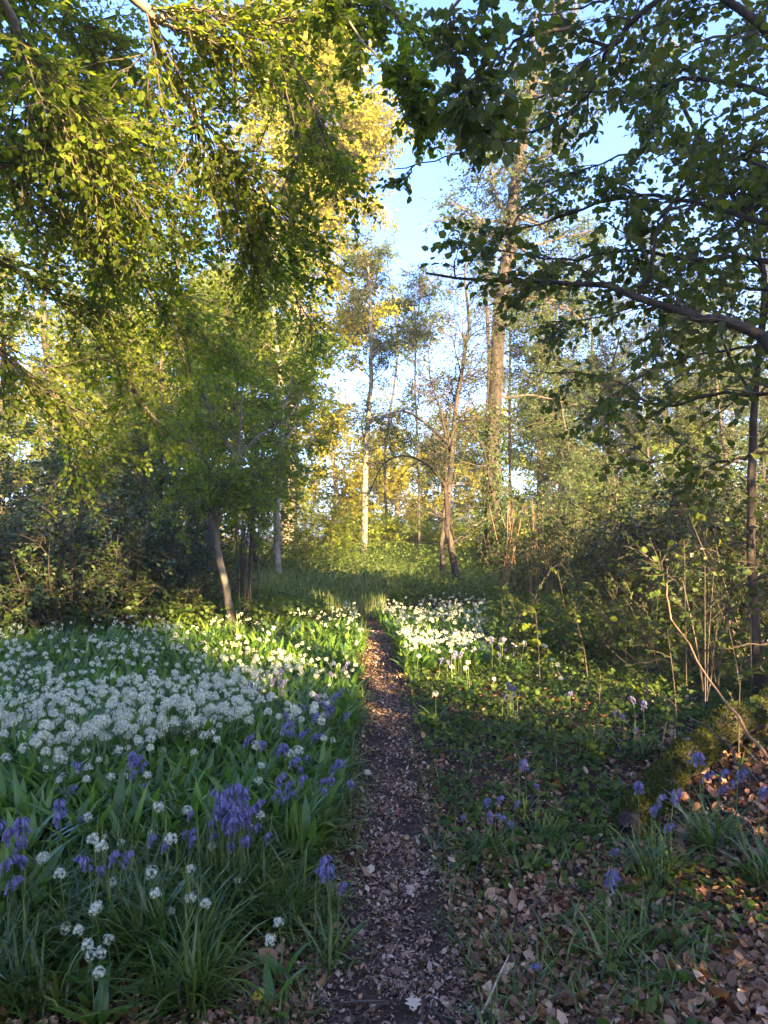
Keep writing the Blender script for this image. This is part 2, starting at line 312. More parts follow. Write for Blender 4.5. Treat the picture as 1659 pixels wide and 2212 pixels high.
# beech whose branches hang in from the upper left
bt = [at(-560, 1140, 3.2) * [1, 1, 0] , at(-600, 700, 3.2), at(-560, 200, 3.4), at(-500, -500, 3.6)]
beech_limbs = [
 (A((-540, 200, 3.5), (80, -80, 4.0), (290, -5, 4.3), (335, 40, 4.4), (400, 18, 4.5), (470, 30, 4.6), (580, 48, 4.7), (660, 38, 4.8), (705, 0, 4.9)), .034, .8),
 (A((330, 45, 4.4), (352, 130, 4.7), (400, 210, 5.0), (440, 290, 5.2), (490, 400, 5.5), (530, 500, 5.7), (560, 600, 5.9)), .024, 1.1),
 (A((400, 210, 5.0), (450, 270, 5.1), (520, 350, 5.3), (600, 450, 5.6), (690, 560, 6.0)), .016, 1.2),
 (A((580, 48, 4.7), (640, 150, 4.8), (690, 250, 4.9), (740, 380, 5.1)), .012, .6),
 (A((330, 45, 4.4), (470, 100, 4.7), (600, 200, 5.0), (700, 330, 5.2)), .012, .6),
 (A((-500, -100, 3.5), (-50, -40, 3.8), (60, 120, 4.1), (150, 250, 4.4), (260, 400, 4.9)), .03, 1.2),
 (A((-540, 300, 3.5), (-60, 130, 4.2), (110, 270, 4.8), (240, 380, 5.3), (380, 560, 6.0)), .028, 1.2),
 (A((-560, 300, 3.6), (-80, 330, 4.6), (80, 440, 5.2), (250, 560, 6.0), (420, 740, 6.8)), .028, 1.1),
 (A((-560, 420, 3.6), (-120, 520, 4.6), (60, 600, 5.6), (200, 720, 6.2), (330, 900, 7.0)), .026, .9),
 (A((-580, 500, 3.6), (-150, 640, 4.6), (0, 760, 5.4), (110, 860, 6.0), (160, 960, 6.4)), .024, .8),
 (A((-500, -300, 3.6), (0, -260, 4.2), (250, -150, 4.7), (420, -30, 5.2), (560, 120, 5.8), (640, 250, 6.2)), .03, .7),
 (A((-540, 100, 3.6), (-40, 60, 5.2), (200, 200, 6.2), (380, 360, 7.2), (560, 540, 8.0), (690, 720, 8.6)), .03, .7),
 (A((-540, 200, 3.6), (-40, 250, 5.8), (160, 420, 6.8), (330, 580, 7.6), (470, 760, 8.4)), .028, 1.0),
 (A((-540, -300, 3.6), (200, -300, 4.4), (560, -180, 4.8), (760, -40, 5.0), (900, 60, 5.1)), .03, .6, .6),
 (A((300, -260, 4.4), (600, -100, 4.5), (760, 60, 4.4), (850, 160, 4.3), (925, 240, 4.3)), .009, 1.0, .22),
]
canopy('beech_tree', 'beech reaching in from the upper left, golden bare limb and long drooping leafy sprays', 'tree', bt, .22, .16, beech_limbs + [(A((-500, -100, 3.5), (-60, -120, 4.6), (100, 0, 5.2), (230, 90, 5.6), (330, 200, 6.2)), .02, .9), (A((-540, 100, 3.6), (-60, -20, 5.0), (60, 40, 5.6), (180, 160, 6.0), (300, 330, 6.8)), .02, .8)], 'beech', 'bark_beech', 11, .9, 12, .4, 9, .046, 'oval', 1.0, .45, .035, .12, 34)
# hazel arching in from the right
ht = [at(2150, 1140, 4.3) * [1, 1, 0], at(2120, 1000, 4.3), at(2000, 850, 4.3), at(1900, 600, 4.3), at(1850, 100, 4.3)]
hazel_limbs = [
 (A((1990, 850, 4.3), (1720, 790, 4.4), (1640, 725, 4.5), (1560, 690, 4.6), (1480, 680, 4.7), (1380, 640, 4.8), (1300, 622, 5.0), (1200, 612, 5.2), (1080, 605, 5.4), (920, 590, 5.6)), .042, 1.1),
 (A((1380, 640, 4.8), (1405, 580, 4.7), (1420, 500, 4.6), (1440, 450, 4.6), (1520, 400, 4.5), (1620, 330, 4.4), (1760, 250, 4.3)), .016, 1.0),
 (A((1880, 300, 4.3), (1640, 60, 4.3), (1520, -30, 4.4), (1380, 30, 4.5), (1320, 100, 4.6), (1250, 75, 4.7), (1200, 20, 4.8)), .03, 1.1),
 (A((1320, 100, 4.6), (1290, 170, 4.7), (1260, 220, 4.8), (1170, 280, 5.0), (1050, 310, 5.2), (960, 340, 5.3), (850, 365, 5.4)), .012, .7, .4),
 (A((1230, 60, 4.2), (1130, 80, 4.0), (1060, 150, 3.8), (1020, 200, 3.7), (1040, 250, 3.7)), .010, 1.3, .4),
 (A((1850, -150, 4.3), (1500, -200, 4.2), (1200, -120, 4.0), (1050, -40, 3.9), (960, 60, 3.8), (1000, 160, 3.7)), .018, 1.3, .55),
 (A((1870, 500, 4.3), (1640, 480, 4.8), (1480, 430, 5.2), (1330, 430, 5.6), (1180, 480, 6.0), (1050, 500, 6.3)), .022, 1.1, .7),
 (A((1870, 700, 4.3), (1650, 560, 5.0), (1500, 560, 5.4), (1350, 540, 5.8), (1200, 560, 6.2), (1010, 530, 6.6)), .022, 1.2, .7),
 (A((1860, 300, 4.3), (1650, 200, 4.8), (1500, 170, 5.1), (1350, 200, 5.4), (1200, 200, 5.8), (1100, 230, 6.0)), .022, 1.0, .7),
 (A((1850, 0, 4.3), (1640, -60, 4.9), (1450, -60, 5.2), (1300, 0, 5.5), (1150, 40, 5.8)), .02, 1.0),
 (A((1980, 850, 4.3), (1720, 850, 4.7), (1560, 850, 5.2), (1430, 880, 5.6), (1330, 820, 6.0), (1150, 800, 6.2)), .018, .7),
 (A((1990, 900, 4.3), (1740, 960, 4.5), (1600, 990, 4.8), (1480, 1010, 5.1), (1400, 990, 5.3)), .016, .8),
]
hazel_limbs += [
 (A((1990, 800, 4.6), (1700, 640, 6.2), (1500, 620, 7.0), (1320, 680, 7.6), (1160, 700, 8.0)), .022, .9),
 (A((1990, 700, 4.6), (1720, 400, 6.2), (1550, 330, 7.0), (1380, 330, 7.6), (1220, 380, 8.0), (1100, 420, 8.3)), .022, 1.0),
 (A((1990, 600, 4.6), (1720, 150, 6.4), (1560, 80, 7.0), (1400, 120, 7.6), (1260, 160, 8.0)), .022, .9),
 (A((1990, 850, 4.6), (1720, 740, 6.0), (1560, 760, 6.6), (1400, 800, 7.2), (1280, 900, 7.6)), .02, .9)]
canopy('hazel_tree', 'hazel arching in from the right, dark bent limbs and broad toothed leaves against blue sky', 'tree', ht, .09, .06, hazel_limbs, 'hazel', 'bark_dark', 5.4, .6, 7, .34, 6, .058, 'round', 1.0, .75)

# ------------------------------------------------------------------ standing trees
tree('young_tree', 'slim grey tree rising along the right edge of the photo beside the tangled hazel', 'tree',
     [base(1640, 6.6)] + A((1628, 1300, 6.6), (1622, 1060, 6.7), (1628, 900, 6.8), (1640, 760, 6.9), (1652, 600, 7.0), (1620, 520, 7.1), (1570, 400, 7.2), (1500, 280, 7.3), (1455, 190, 7.4)),
     .042, .018, 'bark_dark', 'hazel', nl=14, ll=1.3, lt0=.35, ns=6, sl_=.6, nt=5, tl=.35, per=6, size=.075, shape='round', near=True,
     extra=[A((1640, 760, 6.9), (1660, 640, 6.8), (1680, 400, 6.8)), A((1630, 860, 6.8), (1580, 780, 6.9), (1550, 700, 7.0), (1510, 560, 7.1))], extra_r=.02)
tree('pine_tree', 'tallest bare trunk right of the path, ivy on its foot, one sunlit patch', 'tree',
     [base(1052, 19)] + A((1058, 1200, 19), (1066, 1000, 19), (1078, 700, 19), (1100, 500, 19), (1124, 330, 19), (1148, 180, 19), (1205, 10, 19), (1260, -200, 19)),
     .22, .09, 'bark_pine', 'bushy', nl=60, lt0=.3, ll=2.6, lang=80, lup=.05, ns=9, sl_=.9, nt=6, tl=.45, per=7, size=.08, ivy=(3500, .3), ltaper=.2)
tree('thin_tree', 'thin dark trunk standing close behind the tallest ivy clad trunk', 'tree',
     [base(1046, 21)] + A((1050, 1000, 21), (1056, 800, 21), (1052, 640, 21), (1070, 560, 21)), .08, .03, nl=10, lt0=.5, ll=1.3, leaf='bushy', ns=4, nt=3, per=5, size=.06)
tree('forked_tree', 'leaning brown forked tree with bare twigs, standing behind the white flowers right of the path', 'tree',
     [base(992, 15.6)] + A((978, 1200, 15.6), (966, 1130, 15.7), (972, 1040, 15.8), (980, 940, 15.8), (988, 850, 15.8), (1000, 785, 15.8), (1012, 690, 15.9), (1005, 600, 16), (1015, 520, 16)),
     .082, .018, 'bark_pine', 'bushy', nl=22, lt0=.35, ll=1.7, ns=10, sl_=.9, nt=8, per=4, size=.05, near=True,
     extra=[A((966, 1130, 15.7), (962, 1050, 15.5), (965, 960, 15.4), (950, 880, 15.3), (930, 820, 15.2), (925, 740, 15.1)),
            A((962, 1050, 15.5), (930, 1010, 15.2), (880, 985, 15.0), (830, 1000, 14.9), (800, 1060, 14.8)), A((970, 960, 15.4), (900, 900, 15.2), (850, 890, 15), (790, 930, 15)), A((985, 900, 15.8), (1040, 960, 15.5), (1060, 1050, 15.4))], extra_r=.035, twr=.003)
tree('fork_sapling', 'second leaning stem just left of the forked tree by the meadow', 'tree',
     [base(962, 17)] + A((955, 1200, 17), (962, 1100, 17), (975, 980, 17), (960, 900, 17)), .07, .03, 'bark_dark', 'bushy', nl=8, ll=1.4, ns=5, nt=4, per=6, size=.06)
tree('birch_tree', 'slender pale birch left of the meadow with a broken sunlit top', 'tree',
     [base(603, 16.5)] + A((600, 1200, 16.5), (598, 1130, 16.5), (605, 1000, 16.5), (610, 900, 16.5), (605, 800, 16.5), (600, 765, 16.5), (588, 640, 16.6), (600, 500, 16.7)),
     .082, .04, 'bark_pale', 'beech', nl=20, lt0=.3, ll=1.9, ns=9, sl_=.9, nt=7, tl=.4, per=8, size=.08, shape='fold', near=True,
     extra=[A((606, 790, 16.5), (640, 720, 16.5), (670, 640, 16.4)), A((610, 930, 16.5), (650, 860, 16.4), (690, 800, 16.3)), A((612, 960, 16.5), (640, 900, 16.6), (655, 760, 16.6))], extra_r=.04)
tree('crooked_tree', 'crooked pale tree forking into a wide Y left of the birch', 'tree',
     [base(505, 10.8)] + A((490, 1280, 10.8), (472, 1190, 10.8), (468, 1130, 10.8), (480, 1060, 10.8), (512, 990, 10.8)),
     .058, .036, 'bark_grey', 'beech', nl=5, lt0=.5, ll=1., ns=10, sl_=.8, nt=8, tl=.36, per=8, size=.068, shape='fold', near=True,
     extra=[A((512, 990, 10.8), (480, 940, 10.7), (450, 880, 10.6), (438, 800, 10.5), (450, 720, 10.5)), A((512, 990, 10.8), (560, 940, 10.9), (592, 925, 11), (620, 860, 11), (640, 780, 11.1)),
            A((490, 1050, 10.8), (430, 980, 10.8), (380, 900, 10.8), (360, 820, 10.8)), A((515, 985, 10.8), (520, 900, 10.8), (525, 800, 10.8))], extra_r=.026)
tree('tall_beech_tree', 'tall sunlit beech with a thick orange trunk and golden crown against the blue sky', 'tree',
     [base(632, 33)] + A((626, 1060, 33), (632, 850, 33), (650, 600, 33), (672, 400, 33), (690, 220, 33), (690, 130, 33)),
     .42, .06, 'bark_beech', 'lit_gold', nl=64, lt0=.3, ll=6.2, lang=60, lup=.25, ns=13, sl_=2.0, nt=11, tl=.8, per=9, size=.17, flat=.9, ltaper=.55, droop=.02)
for i, (px, Y, top, r, w, lab, lf) in enumerate([
   (785, 27, 560, .13, 1.8, 'grey middle trunk showing against pale sky left of the forked tree', 'bushy'),
   (303, 18, 560, .10, 2.2, 'straight pale trunk standing behind the dark bushes on the left', 'lit_young'),
   (236, 20, 480, .13, 2.6, 'dark straight trunk left of the pale one behind the bushes', 'lit_young'),
   (372, 22, 560, .09, 2.2, 'thin shaded trunk right of the straight pale trunk behind the bushes', 'lit_young'),
   (445, 24, 640, .10, 2.4, 'thin tree seen between the crooked tree and the pale trunk', 'lit_young'),
   (545, 23, 600, .10, 2.2, 'thin tree between the crooked tree and the birch, yellow green leaves', 'lit_young'),
   (90, 19, 500, .12, 2.6, 'leafy tree at the far left edge behind the dark bushes', 'lit_young'),
   (10, 24, 560, .12, 2.8, 'tree standing furthest left, glowing leaves over the bushes', 'lit_young'),
   (170, 26, 640, .12, 2.6, 'tree seen over the middle of the dark bushes', 'lit_young'),
   (470, 15, 640, .05, 1.3, 'very slender straight stem beside the crooked tree', 'beech'),
   (345, 16, 620, .055, 1.4, 'slender straight stem between the dark bushes and the crooked tree', 'lit_young'),
   (565, 18, 680, .05, 1.2, 'slender straight stem just left of the birch', 'lit_young'),
   (905, 26, 600, .07, 1.7, 'airy thin tree whose twigs cross the sky left of the forked tree', 'bushy'),
   (840, 34, 560, .10, 2.0, 'airy tall tree right of the golden crown', 'beech'),
   (1110, 29, 480, .10, 2.2, 'airy tree right behind the tallest trunk', 'bushy'),
   (1270, 28, 520, .10, 2.3, 'airy tree over the middle of the right thicket', 'bushy'),
   (1400, 30, 480, .10, 2.5, 'airy tall tree between the two spindly ones on the right', 'bushy'),
   (1168, 24, 620, .12, 1.5, 'grey pole trunk right of the tallest trunk', 'bushy'),
   (1205, 27, 560, .09, 1.5, 'very thin pole trunk second to the right of the tallest trunk', 'bushy'),
   (1228, 22, 640, .06, 1.3, 'slight dark pole third to the right of the tallest trunk', 'bushy'),
   (1325, 25, 700, .09, 1.8, 'spindly tree rising over the sunlit hazel thicket', 'bushy'),
   (1450, 23, 660, .09, 1.9, 'spindly tree rising left of the dark holly', 'bushy'),
   (1555, 21, 600, .10, 1.9, 'upright tree behind the dark holly near the right edge', 'bushy'),
   (1680, 23, 560, .10, 2.2, 'tree at the right edge behind the slim grey trunk', 'bushy')]):
    left = px < 740
    r = r if left or px == 785 else r * .72
    x0 = at(px, 1140, Y); h = at(px, top, Y)[2]; b0 = base(px, Y); wob = rng.normal(0, .18, (3, 3)) * [1, 1, 0]
    tree('woodland_tree', lab, 'tree', [b0, b0 + [0, 0, h * .35] + wob[0], b0 + [0, 0, h * .7] + wob[1], b0 + [0, 0, h] + wob[2]], r, r * .35,
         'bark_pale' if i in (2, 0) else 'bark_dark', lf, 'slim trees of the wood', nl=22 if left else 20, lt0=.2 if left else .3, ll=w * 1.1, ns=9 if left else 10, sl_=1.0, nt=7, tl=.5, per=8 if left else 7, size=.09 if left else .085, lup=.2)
# further wood, sunlit
for i, (px, Y, top, w, lf, lab) in enumerate([
   (-60, 34, 640, 3.6, 'lit_gold', 'far sunlit tree at the extreme left'), (110, 38, 700, 3.8, 'lit_gold', 'far golden tree above the left bushes'), (250, 42, 620, 4.0, 'lit_young', 'far tree glowing behind the straight pale trunk'),
   (390, 36, 660, 3.6, 'lit_gold', 'far bright tree left of the crooked tree'), (510, 40, 600, 3.8, 'lit_young', 'far bright tree behind the crooked tree'), (720, 40, 880, 2.8, 'lit_gold', 'low golden tree right of the thick orange trunk'),
   (850, 48, 940, 3.2, 'lit_gold', 'far low golden tree in the gap over the meadow'), (960, 50, 930, 3.2, 'lit_young', 'far low tree right in the meadow gap behind the forked tree'), (1060, 46, 900, 3.0, 'lit_gold', 'far low orange lit tree behind the tallest trunk'),
   (1180, 40, 850, 3.0, 'lit_young', 'far low tree right of the tallest trunk'), (1310, 38, 820, 3.2, 'bushy', 'far tree behind the hazel thicket'), (1450, 36, 830, 3.2, 'lit_young', 'far tree seen left of the holly'), (1600, 34, 800, 3.2, 'bushy', 'far tree behind the holly at the right'), (1740, 34, 860, 3.2, 'bushy', 'far tree beyond the right edge')]):
    b0 = base(px, Y); h = at(px, top, Y)[2]; wob = rng.normal(0, .3, (2, 3)) * [1, 1, 0]
    tree('background_tree', lab, 'tree', [b0, b0 + [0, 0, h * .5] + wob[0], b0 + [0, 0, h * .95] + wob[1]], .2, .05, 'bark_beech', lf, 'far trees beyond the meadow', nl=34, lt0=.04, ll=w, lang=65, ns=9, sl_=1.5, nt=7, tl=.8, per=8, size=.17, flat=.9, ltaper=.35)

# ------------------------------------------------------------------ bushes
def bush(px, Y, top, w, label, name='holly_bush', cat='bush', **k):
    x = at(px, 1140, Y)[0]; h = at(px, top, Y)[2]; return shrub(name, label, cat, x, Y, h, w, **k)
bush(30, 11, 1000, 3.4, 'dark evergreen bush at the far left edge behind the white flowers', leaf='holly', stems=16, ns=9, nt=7, per=8, size=.072, near=True, group='dark bushes on the left')
bush(160, 10.5, 1040, 3.2, 'dark evergreen bush second from the left, over the white flowers', leaf='holly', stems=16, ns=9, nt=7, per=8, size=.072, near=True, group='dark bushes on the left')
bush(270, 11.5, 1020, 2.8, 'dark evergreen bush third from the left, left of the crooked tree', leaf='holly', stems=22, ns=9, nt=7, per=8, size=.062, near=True, group='dark bushes on the left')
bush(390, 12.5, 1130, 2.2, 'low dark bush beside the foot of the crooked tree', leaf='holly', stems=14, ns=7, nt=5, per=7, size=.055, near=True, group='dark bushes on the left')
bush(80, 15, 860, 4.2, 'tall leafy bush rising behind the dark bushes at far left', 'tall_bush', leaf='bushy', stems=24, ns=9, nt=8, per=8, size=.085)
bush(300, 16, 900, 4.0, 'tall leafy bush behind the dark bushes left of the crooked tree', 'tall_bush', leaf='bushy', stems=22, ns=9, nt=8, per=8, size=.085)
bush(500, 18, 980, 3.4, 'light green bush behind the crooked tree and birch', 'tall_bush', leaf='beech', stems=20, ns=8, nt=5, per=7, size=.08)
bush(680, 23, 1040, 2.8, 'light green bush right of the birch at the meadow edge', 'tall_bush', leaf='lit_young', stems=20, ns=8, nt=5, per=7, size=.085)
bush(800, 32, 1115, 4.0, 'bright bush in the middle of the meadow gap', 'tall_bush', leaf='lit_young', stems=22, ns=9, nt=8, per=8, size=.13)
bush(930, 31, 1120, 3.4, 'bright bush behind the forked tree', 'tall_bush', leaf='lit_young', stems=20, ns=9, nt=8, per=8, size=.12)
bush(1040, 26, 1090, 3.0, 'bush behind the foot of the tallest trunk', 'tall_bush', leaf='lit_young', stems=18, ns=8, nt=5, per=7, size=.1)
bush(1190, 17, 1010, 3.2, 'hazel bush right of the tallest trunk with many upright shoots', 'hazel_bush', leaf='bushy', stems=22, ns=8, nt=7, per=7, size=.068, near=True)
bush(1300, 13, 1000, 2.8, 'hazel bush in the middle of the right thicket', 'hazel_bush', leaf='bushy', stems=18, ns=8, nt=7, per=7, size=.068, near=True)
bush(1420, 11.5, 960, 2.8, 'hazel bush with yellow green leaves left of the dark holly', 'hazel_bush', leaf='hazel', stems=18, ns=8, nt=7, per=7, size=.068, near=True)
bush(1240, 20, 960, 4, 'leafy bush deep in the right thicket behind the hazels', 'tall_bush', leaf='bushy', stems=20, ns=9, nt=7, per=8, size=.09)
bush(1400, 19, 940, 4, 'leafy bush further right behind the hazels', 'tall_bush', leaf='bushy', stems=20, ns=9, nt=7, per=8, size=.09)
bush(1540, 10, 930, 3.0, 'dark holly left of the slim grey trunk at the right edge', leaf='holly', stems=24, ns=9, nt=7, per=8, size=.062, near=True)
bush(1700, 10, 900, 3.0, 'dark holly at the right edge behind the slim grey trunk', leaf='holly', stems=22, ns=9, nt=7, per=8, size=.062, near=True)
bush(1640, 8.4, 980, 2.2, 'nearest dark holly filling the right edge behind the bent twigs', leaf='holly', stems=18, ns=8, nt=6, per=8, size=.06, near=True)
bush(1335, 12, 1110, 1.1, 'small round holly with near black leaves in the right thicket', leaf='holly', stems=12, ns=7, nt=5, per=8, size=.05, near=True, low=.5)
for px, Y, top, w, lab in [(1530, 7.0, 1100, 1.6, 'low hazel scrub with light leaves right of the bluebells by the log'), (1440, 7.2, 1240, 1.6, 'low hazel scrub left of the slim grey trunk'), (1240, 9, 1250, 1.8, 'low leafy scrub catching the sun right of the path'), (1720, 6.4, 1000, 1.4, 'leafy scrub on the right edge above the log')]:
    bush(px, Y, top, w, lab, 'hazel_scrub', leaf='hazel', stems=9, ns=4, nt=3, per=5, size=.06, shape='round', near=True, sr=.008)

# upright shoots
def shoots(label, n, px0, px1, Y0, Y1, h0, h1, r, mat, lean=.12, name='shoot_cluster', cat='shoots', group=None):
    P = []
    for k in range(n):
        px, Y = R.uniform(px0, px1), R.uniform(Y0, Y1); b = base(px, Y); h = R.uniform(h0, h1); l = np.array([R.gauss(0, lean), R.gauss(0, lean), 0]) * h
        P.append(spline([b, b + [0, 0, h * .5] + l * .35 + rng.normal(0, .02, 3), b + [0, 0, h] + l], 8))
    root = empty(name, tuple(base((px0 + px1) / 2, (Y0 + Y1) / 2)), label, cat, group)
    for p in P: mb = MB(); tubes(mb, p[None], np.linspace(r, r * .3, 8)[None] * R.uniform(.6, 1.3), 5); mb.build('shoot', M[mat], root, smooth=True)
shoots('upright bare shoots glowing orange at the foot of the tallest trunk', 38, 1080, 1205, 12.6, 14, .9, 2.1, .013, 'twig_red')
shoots('thin bare stems standing between the crooked tree and the birch', 12, 505, 560, 11, 13, 1.6, 3.6, .02, 'bark_dark', .05)
shoots('thin dark stems left of the crooked tree', 8, 320, 460, 11.5, 14, 1.5, 3.5, .018, 'bark_dark', .06)
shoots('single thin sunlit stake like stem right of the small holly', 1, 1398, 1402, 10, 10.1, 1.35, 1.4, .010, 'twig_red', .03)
shoots('thin pale stems crowding the slim trunk at the right edge', 9, 1500, 1670, 5.6, 6.6, .8, 1.9, .008, 'twig', .25)
# bent fallen twigs on the right
for pts, r, lab in [
   (A((1659, 1640, 3.6), (1600, 1560, 3.9), (1540, 1480, 4.2), (1450, 1330, 4.8), (1440, 1260, 5.0)), .009, 'brown whippy stem leaning across the mossy log'),
   (A((1640, 1690, 3.5), (1560, 1600, 3.7), (1480, 1540, 3.9), (1390, 1480, 4.2)), .006, 'thin grey twig lying across the mossy log'),
   (A((1659, 1390, 5.2), (1560, 1400, 5.4), (1440, 1420, 5.6), (1350, 1440, 5.8)), .007, 'pale horizontal twig above the mossy log'),
   (A((1240, 1250, 8.5), (1200, 1220, 8.6), (1150, 1300, 8.6)), .008, 'pale arching twig in the sunlit scrub'),
   (A((1659, 1240, 5.0), (1560, 1290, 5.4), (1500, 1350, 5.6)), .007, 'twig slanting below the slim grey trunk')]:
    mb = MB(); L = spline(pts, 20); L[1:-1] += rng.normal(0, .008, (18, 3)); tubes(mb, L[None], np.linspace(r, r * .4, 20)[None], 6)
    tag(mb.build('fallen_twig', M['twig_red'] if 'brown' in lab else M['twig'], loc=tuple(L[0]), smooth=True), lab, 'twig')

# mossy log
def log(label, pts, r0, r1, n=30):
    P = spline(pts, n); root = empty('mossy_log', tuple(P[0]), label, 'log'); P[:, 2] += .02 * np.sin(np.arange(n) * .9)
    mb = MB(); rr = np.linspace(r0, r1, n) * (1 + .12 * np.sin(np.arange(n) * 1.3)); tubes(mb, P[None], rr[None], 18, bump=.1); mb.build('bark', M['bark_dark'], root, smooth=True)
    K = 16000; t = rng.uniform(0, 1, (1, K)); p, T = sample(P[None], t); a = rng.uniform(-.2, math.pi + .2, K); r_ = np.interp(t[0], np.linspace(0, 1, n), rr)
    S = nrm(np.cross(T[0], [0, 0, 1.])); d = S * np.cos(a)[:, None] + np.array([0, 0, 1.]) * np.sin(a)[:, None]
    mb = MB(); q0, q1 = P[0], P[1]; ax = nrm(q0 - q1); e1 = nrm(np.cross(ax, [0, 0, 1.])); e2 = np.cross(ax, e1); th = np.linspace(0, 2 * np.pi, 14, endpoint=False); rg = (rr[0] * (1 + rng.uniform(-.12, .12, 14)))[:, None] * (np.cos(th)[:, None] * e1 + np.sin(th)[:, None] * e2)
    V = np.vstack([q0 + rg, q0 + rg * .6 + ax * .05 * rng.uniform(.2, 1.4, (14, 1)), q0[None] + ax * .03]); mb.add(V, [[k, (k + 1) % 14, 14 + (k + 1) % 14, 14 + k] for k in range(14)]); mb.add(V, [[14 + k, 14 + (k + 1) % 14, 28] for k in range(14)]); mb.build('broken_end', M['bark_pine'], root)
    mm = MB(); leaves(mm, p[0] + d * r_[:, None] * .98, d + rnd(K, .6), rnd(K), .02 * rng.uniform(.6, 1.7, K), 'quad', .6); mm.build('moss', [M['mossleaf']], root)
M['mossleaf'] = leaf_mat('moss_leaf', [(.014, .02, .004), (.04, .052, .008), (.085, .09, .014)], [(.1, .12, .01), (.14, .15, .02), (.2, .2, .02)], .3, .8)
lp = [np.array([*gp(px, py), 0]) for px, py in [(1360, 1790), (1440, 1720), (1560, 1650), (1700, 1570), (1850, 1500)]]
for p, dz in zip(lp, (.05, .10, .15, .19, .22)): p[2] = float(gz(p[0], p[1])) + dz
log('mossy fallen log lying low among bluebells at the right edge', lp, .07, .13)

# ------------------------------------------------------------------ ground cover masses
def stuff(o, label, cat): return tag(o, label, cat, kind='stuff')
def scatter(n, px0, px1, Y0, Y1, p=1.5):
    """random points in the view wedge, denser towards the viewer"""
    Y = (Y0 ** (1 - p) + rng.uniform(0, 1, n) * (Y1 ** (1 - p) - Y0 ** (1 - p))) ** (1 / (1 - p)); px = rng.uniform(px0, px1, n)
    X = (px - CX) / F * Y; return np.stack([X, Y, gz(X, Y)], 1)
def offpath(P, m=1.): return np.abs(P[:, 0] - pathx(P[:, 1])) > pathw(P[:, 1]) * m
def clump(P, s=1.4, seed=0.): return np.sin(P[:, 0] * 2.1 * s + 1.3 * np.sin(P[:, 1] * 1.7 * s + seed)) * np.sin(P[:, 1] * 2.3 * s + seed + 1.1 * np.sin(P[:, 0] * 1.9 * s))
def flatleaves(mb, P, size, tilt, shape, width, mi=0, lift=.01):
    n = len(P); a = rng.uniform(0, 2 * np.pi, n); D = np.stack([np.cos(a), np.sin(a), rng.normal(0, tilt, n)], 1); N_ = np.array([[0, 0, 1.]]) + rnd(n, tilt)
    leaves(mb, P + np.array([0, 0, 1]) * rng.uniform(.002, lift, n)[:, None], D, N_, size, shape, width, mi)
# dead leaves
P = scatter(60000, -150, 1850, 1.75, 10, 2.2); P = P[(P[:, 0] > pathx(P[:, 1]) - .25) | (P[:, 1] < 2.9) | (rng.uniform(0, 1, len(P)) < .3)]
keep = offpath(P, .9) | (rng.uniform(0, 1, len(P)) < .06); P = P[keep]
mb = MB(); sz = (.014 + rng.gamma(1.7, .0095, len(P))) * np.clip(.8 + (P[:, 0] - .5) * .25, .6, 1.25); flatleaves(mb, P, sz, .6, 'curl', 1.0, lift=.04)
stuff(mb.build('leaf_litter', M['litter']), 'brown dead leaves strewn over the ground beside the path', 'leaf litter')
# wood chips of the path
n = 75000; Y = 1.75 + 9.5 * rng.uniform(0, 1, n) ** 2.0; X = pathx(Y) + rng.normal(0, .55, n) * pathw(Y) * 1.25; X = np.where((Y < 3.2) & (rng.uniform(0, 1, n) < .5), rng.uniform(-.6, .9, n), X)
P = np.stack([X, Y, gz(X, Y) + .004], 1); ok_ = rng.uniform(0, 1, n) < np.clip(.55 + .6 * clump(P, 3.1, 1.) + .3 * clump(P, 7.3, 2.), .12, 1); P = P[ok_]; n = len(P); mb = MB(); flatleaves(mb, P, rng.gamma(1.6, .006, n) + .005, .6, 'quad', .7, lift=.016)
k = rng.uniform(0, 1, n) < .05; flatleaves(mb, P[k], rng.uniform(.012, .035, k.sum()), .4, 'curl', .8, lift=.02)
stuff(mb.build('path_chips', M['chips']), 'crushed brown leaf and wood fragments covering the path', 'path litter')
K = 700; P = scatter(K, 200, 1850, 1.9, 9, 2.0); a = rng.uniform(0, 6.3, K); l = rng.uniform(.04, .22, K); d = np.stack([np.cos(a), np.sin(a), rng.normal(0, .12, K)], 1)
T3 = np.stack([P + [0, 0, .015], P + [0, 0, .025] + d * l[:, None] * .5 + rnd(K, .006), P + [0, 0, .02] + d * l[:, None]], 1); mb = MB(); tubes(mb, T3, rng.uniform(.001, .004, (K, 1)) * np.ones((1, 3)), 5)
stuff(mb.build('twig_litter', M['twig']), 'small broken twigs lying through the dead leaves', 'twig litter')
# herbs on the right
P = scatter(30000, 850, 1850, 2.0, 16, 1.9); d = P[:, 0] - pathx(P[:, 1]); cl = clump(P, 1.5, .7)
P = P[~((P[:, 0] > 1.35) & (P[:, 1] > 3.4) & (P[:, 1] < 4.7) & (rng.uniform(0, 1, len(P)) < .85))]; d = P[:, 0] - pathx(P[:, 1]); cl = clump(P, 1.5, .7)
dens = np.clip((P[:, 1] - 3.4) / 3.6, .02, 1) + .3 * cl * np.clip(P[:, 1] / 6, .3, 1); P = P[offpath(P, 1.5) & (rng.uniform(0, 1, len(P)) < dens) & (d > 0)]
mb = MB(); n = len(P); Q = np.repeat(P, 3, 0); hh = np.repeat(rng.uniform(.02, .16, n) * np.clip(P[:, 1] / 6, .5, 1.5), 3); Q[:, 2] += hh * rng.uniform(.5, 1, n * 3); Q[:, :2] += rng.normal(0, .03, (n * 3, 2))
flatleaves(mb, Q, rng.uniform(.02, .055, n * 3), .6, 'oval', 1.0)
stuff(mb.build('ground_cover', M['herb']), 'low green herbs covering the ground right of the path', 'ground cover')
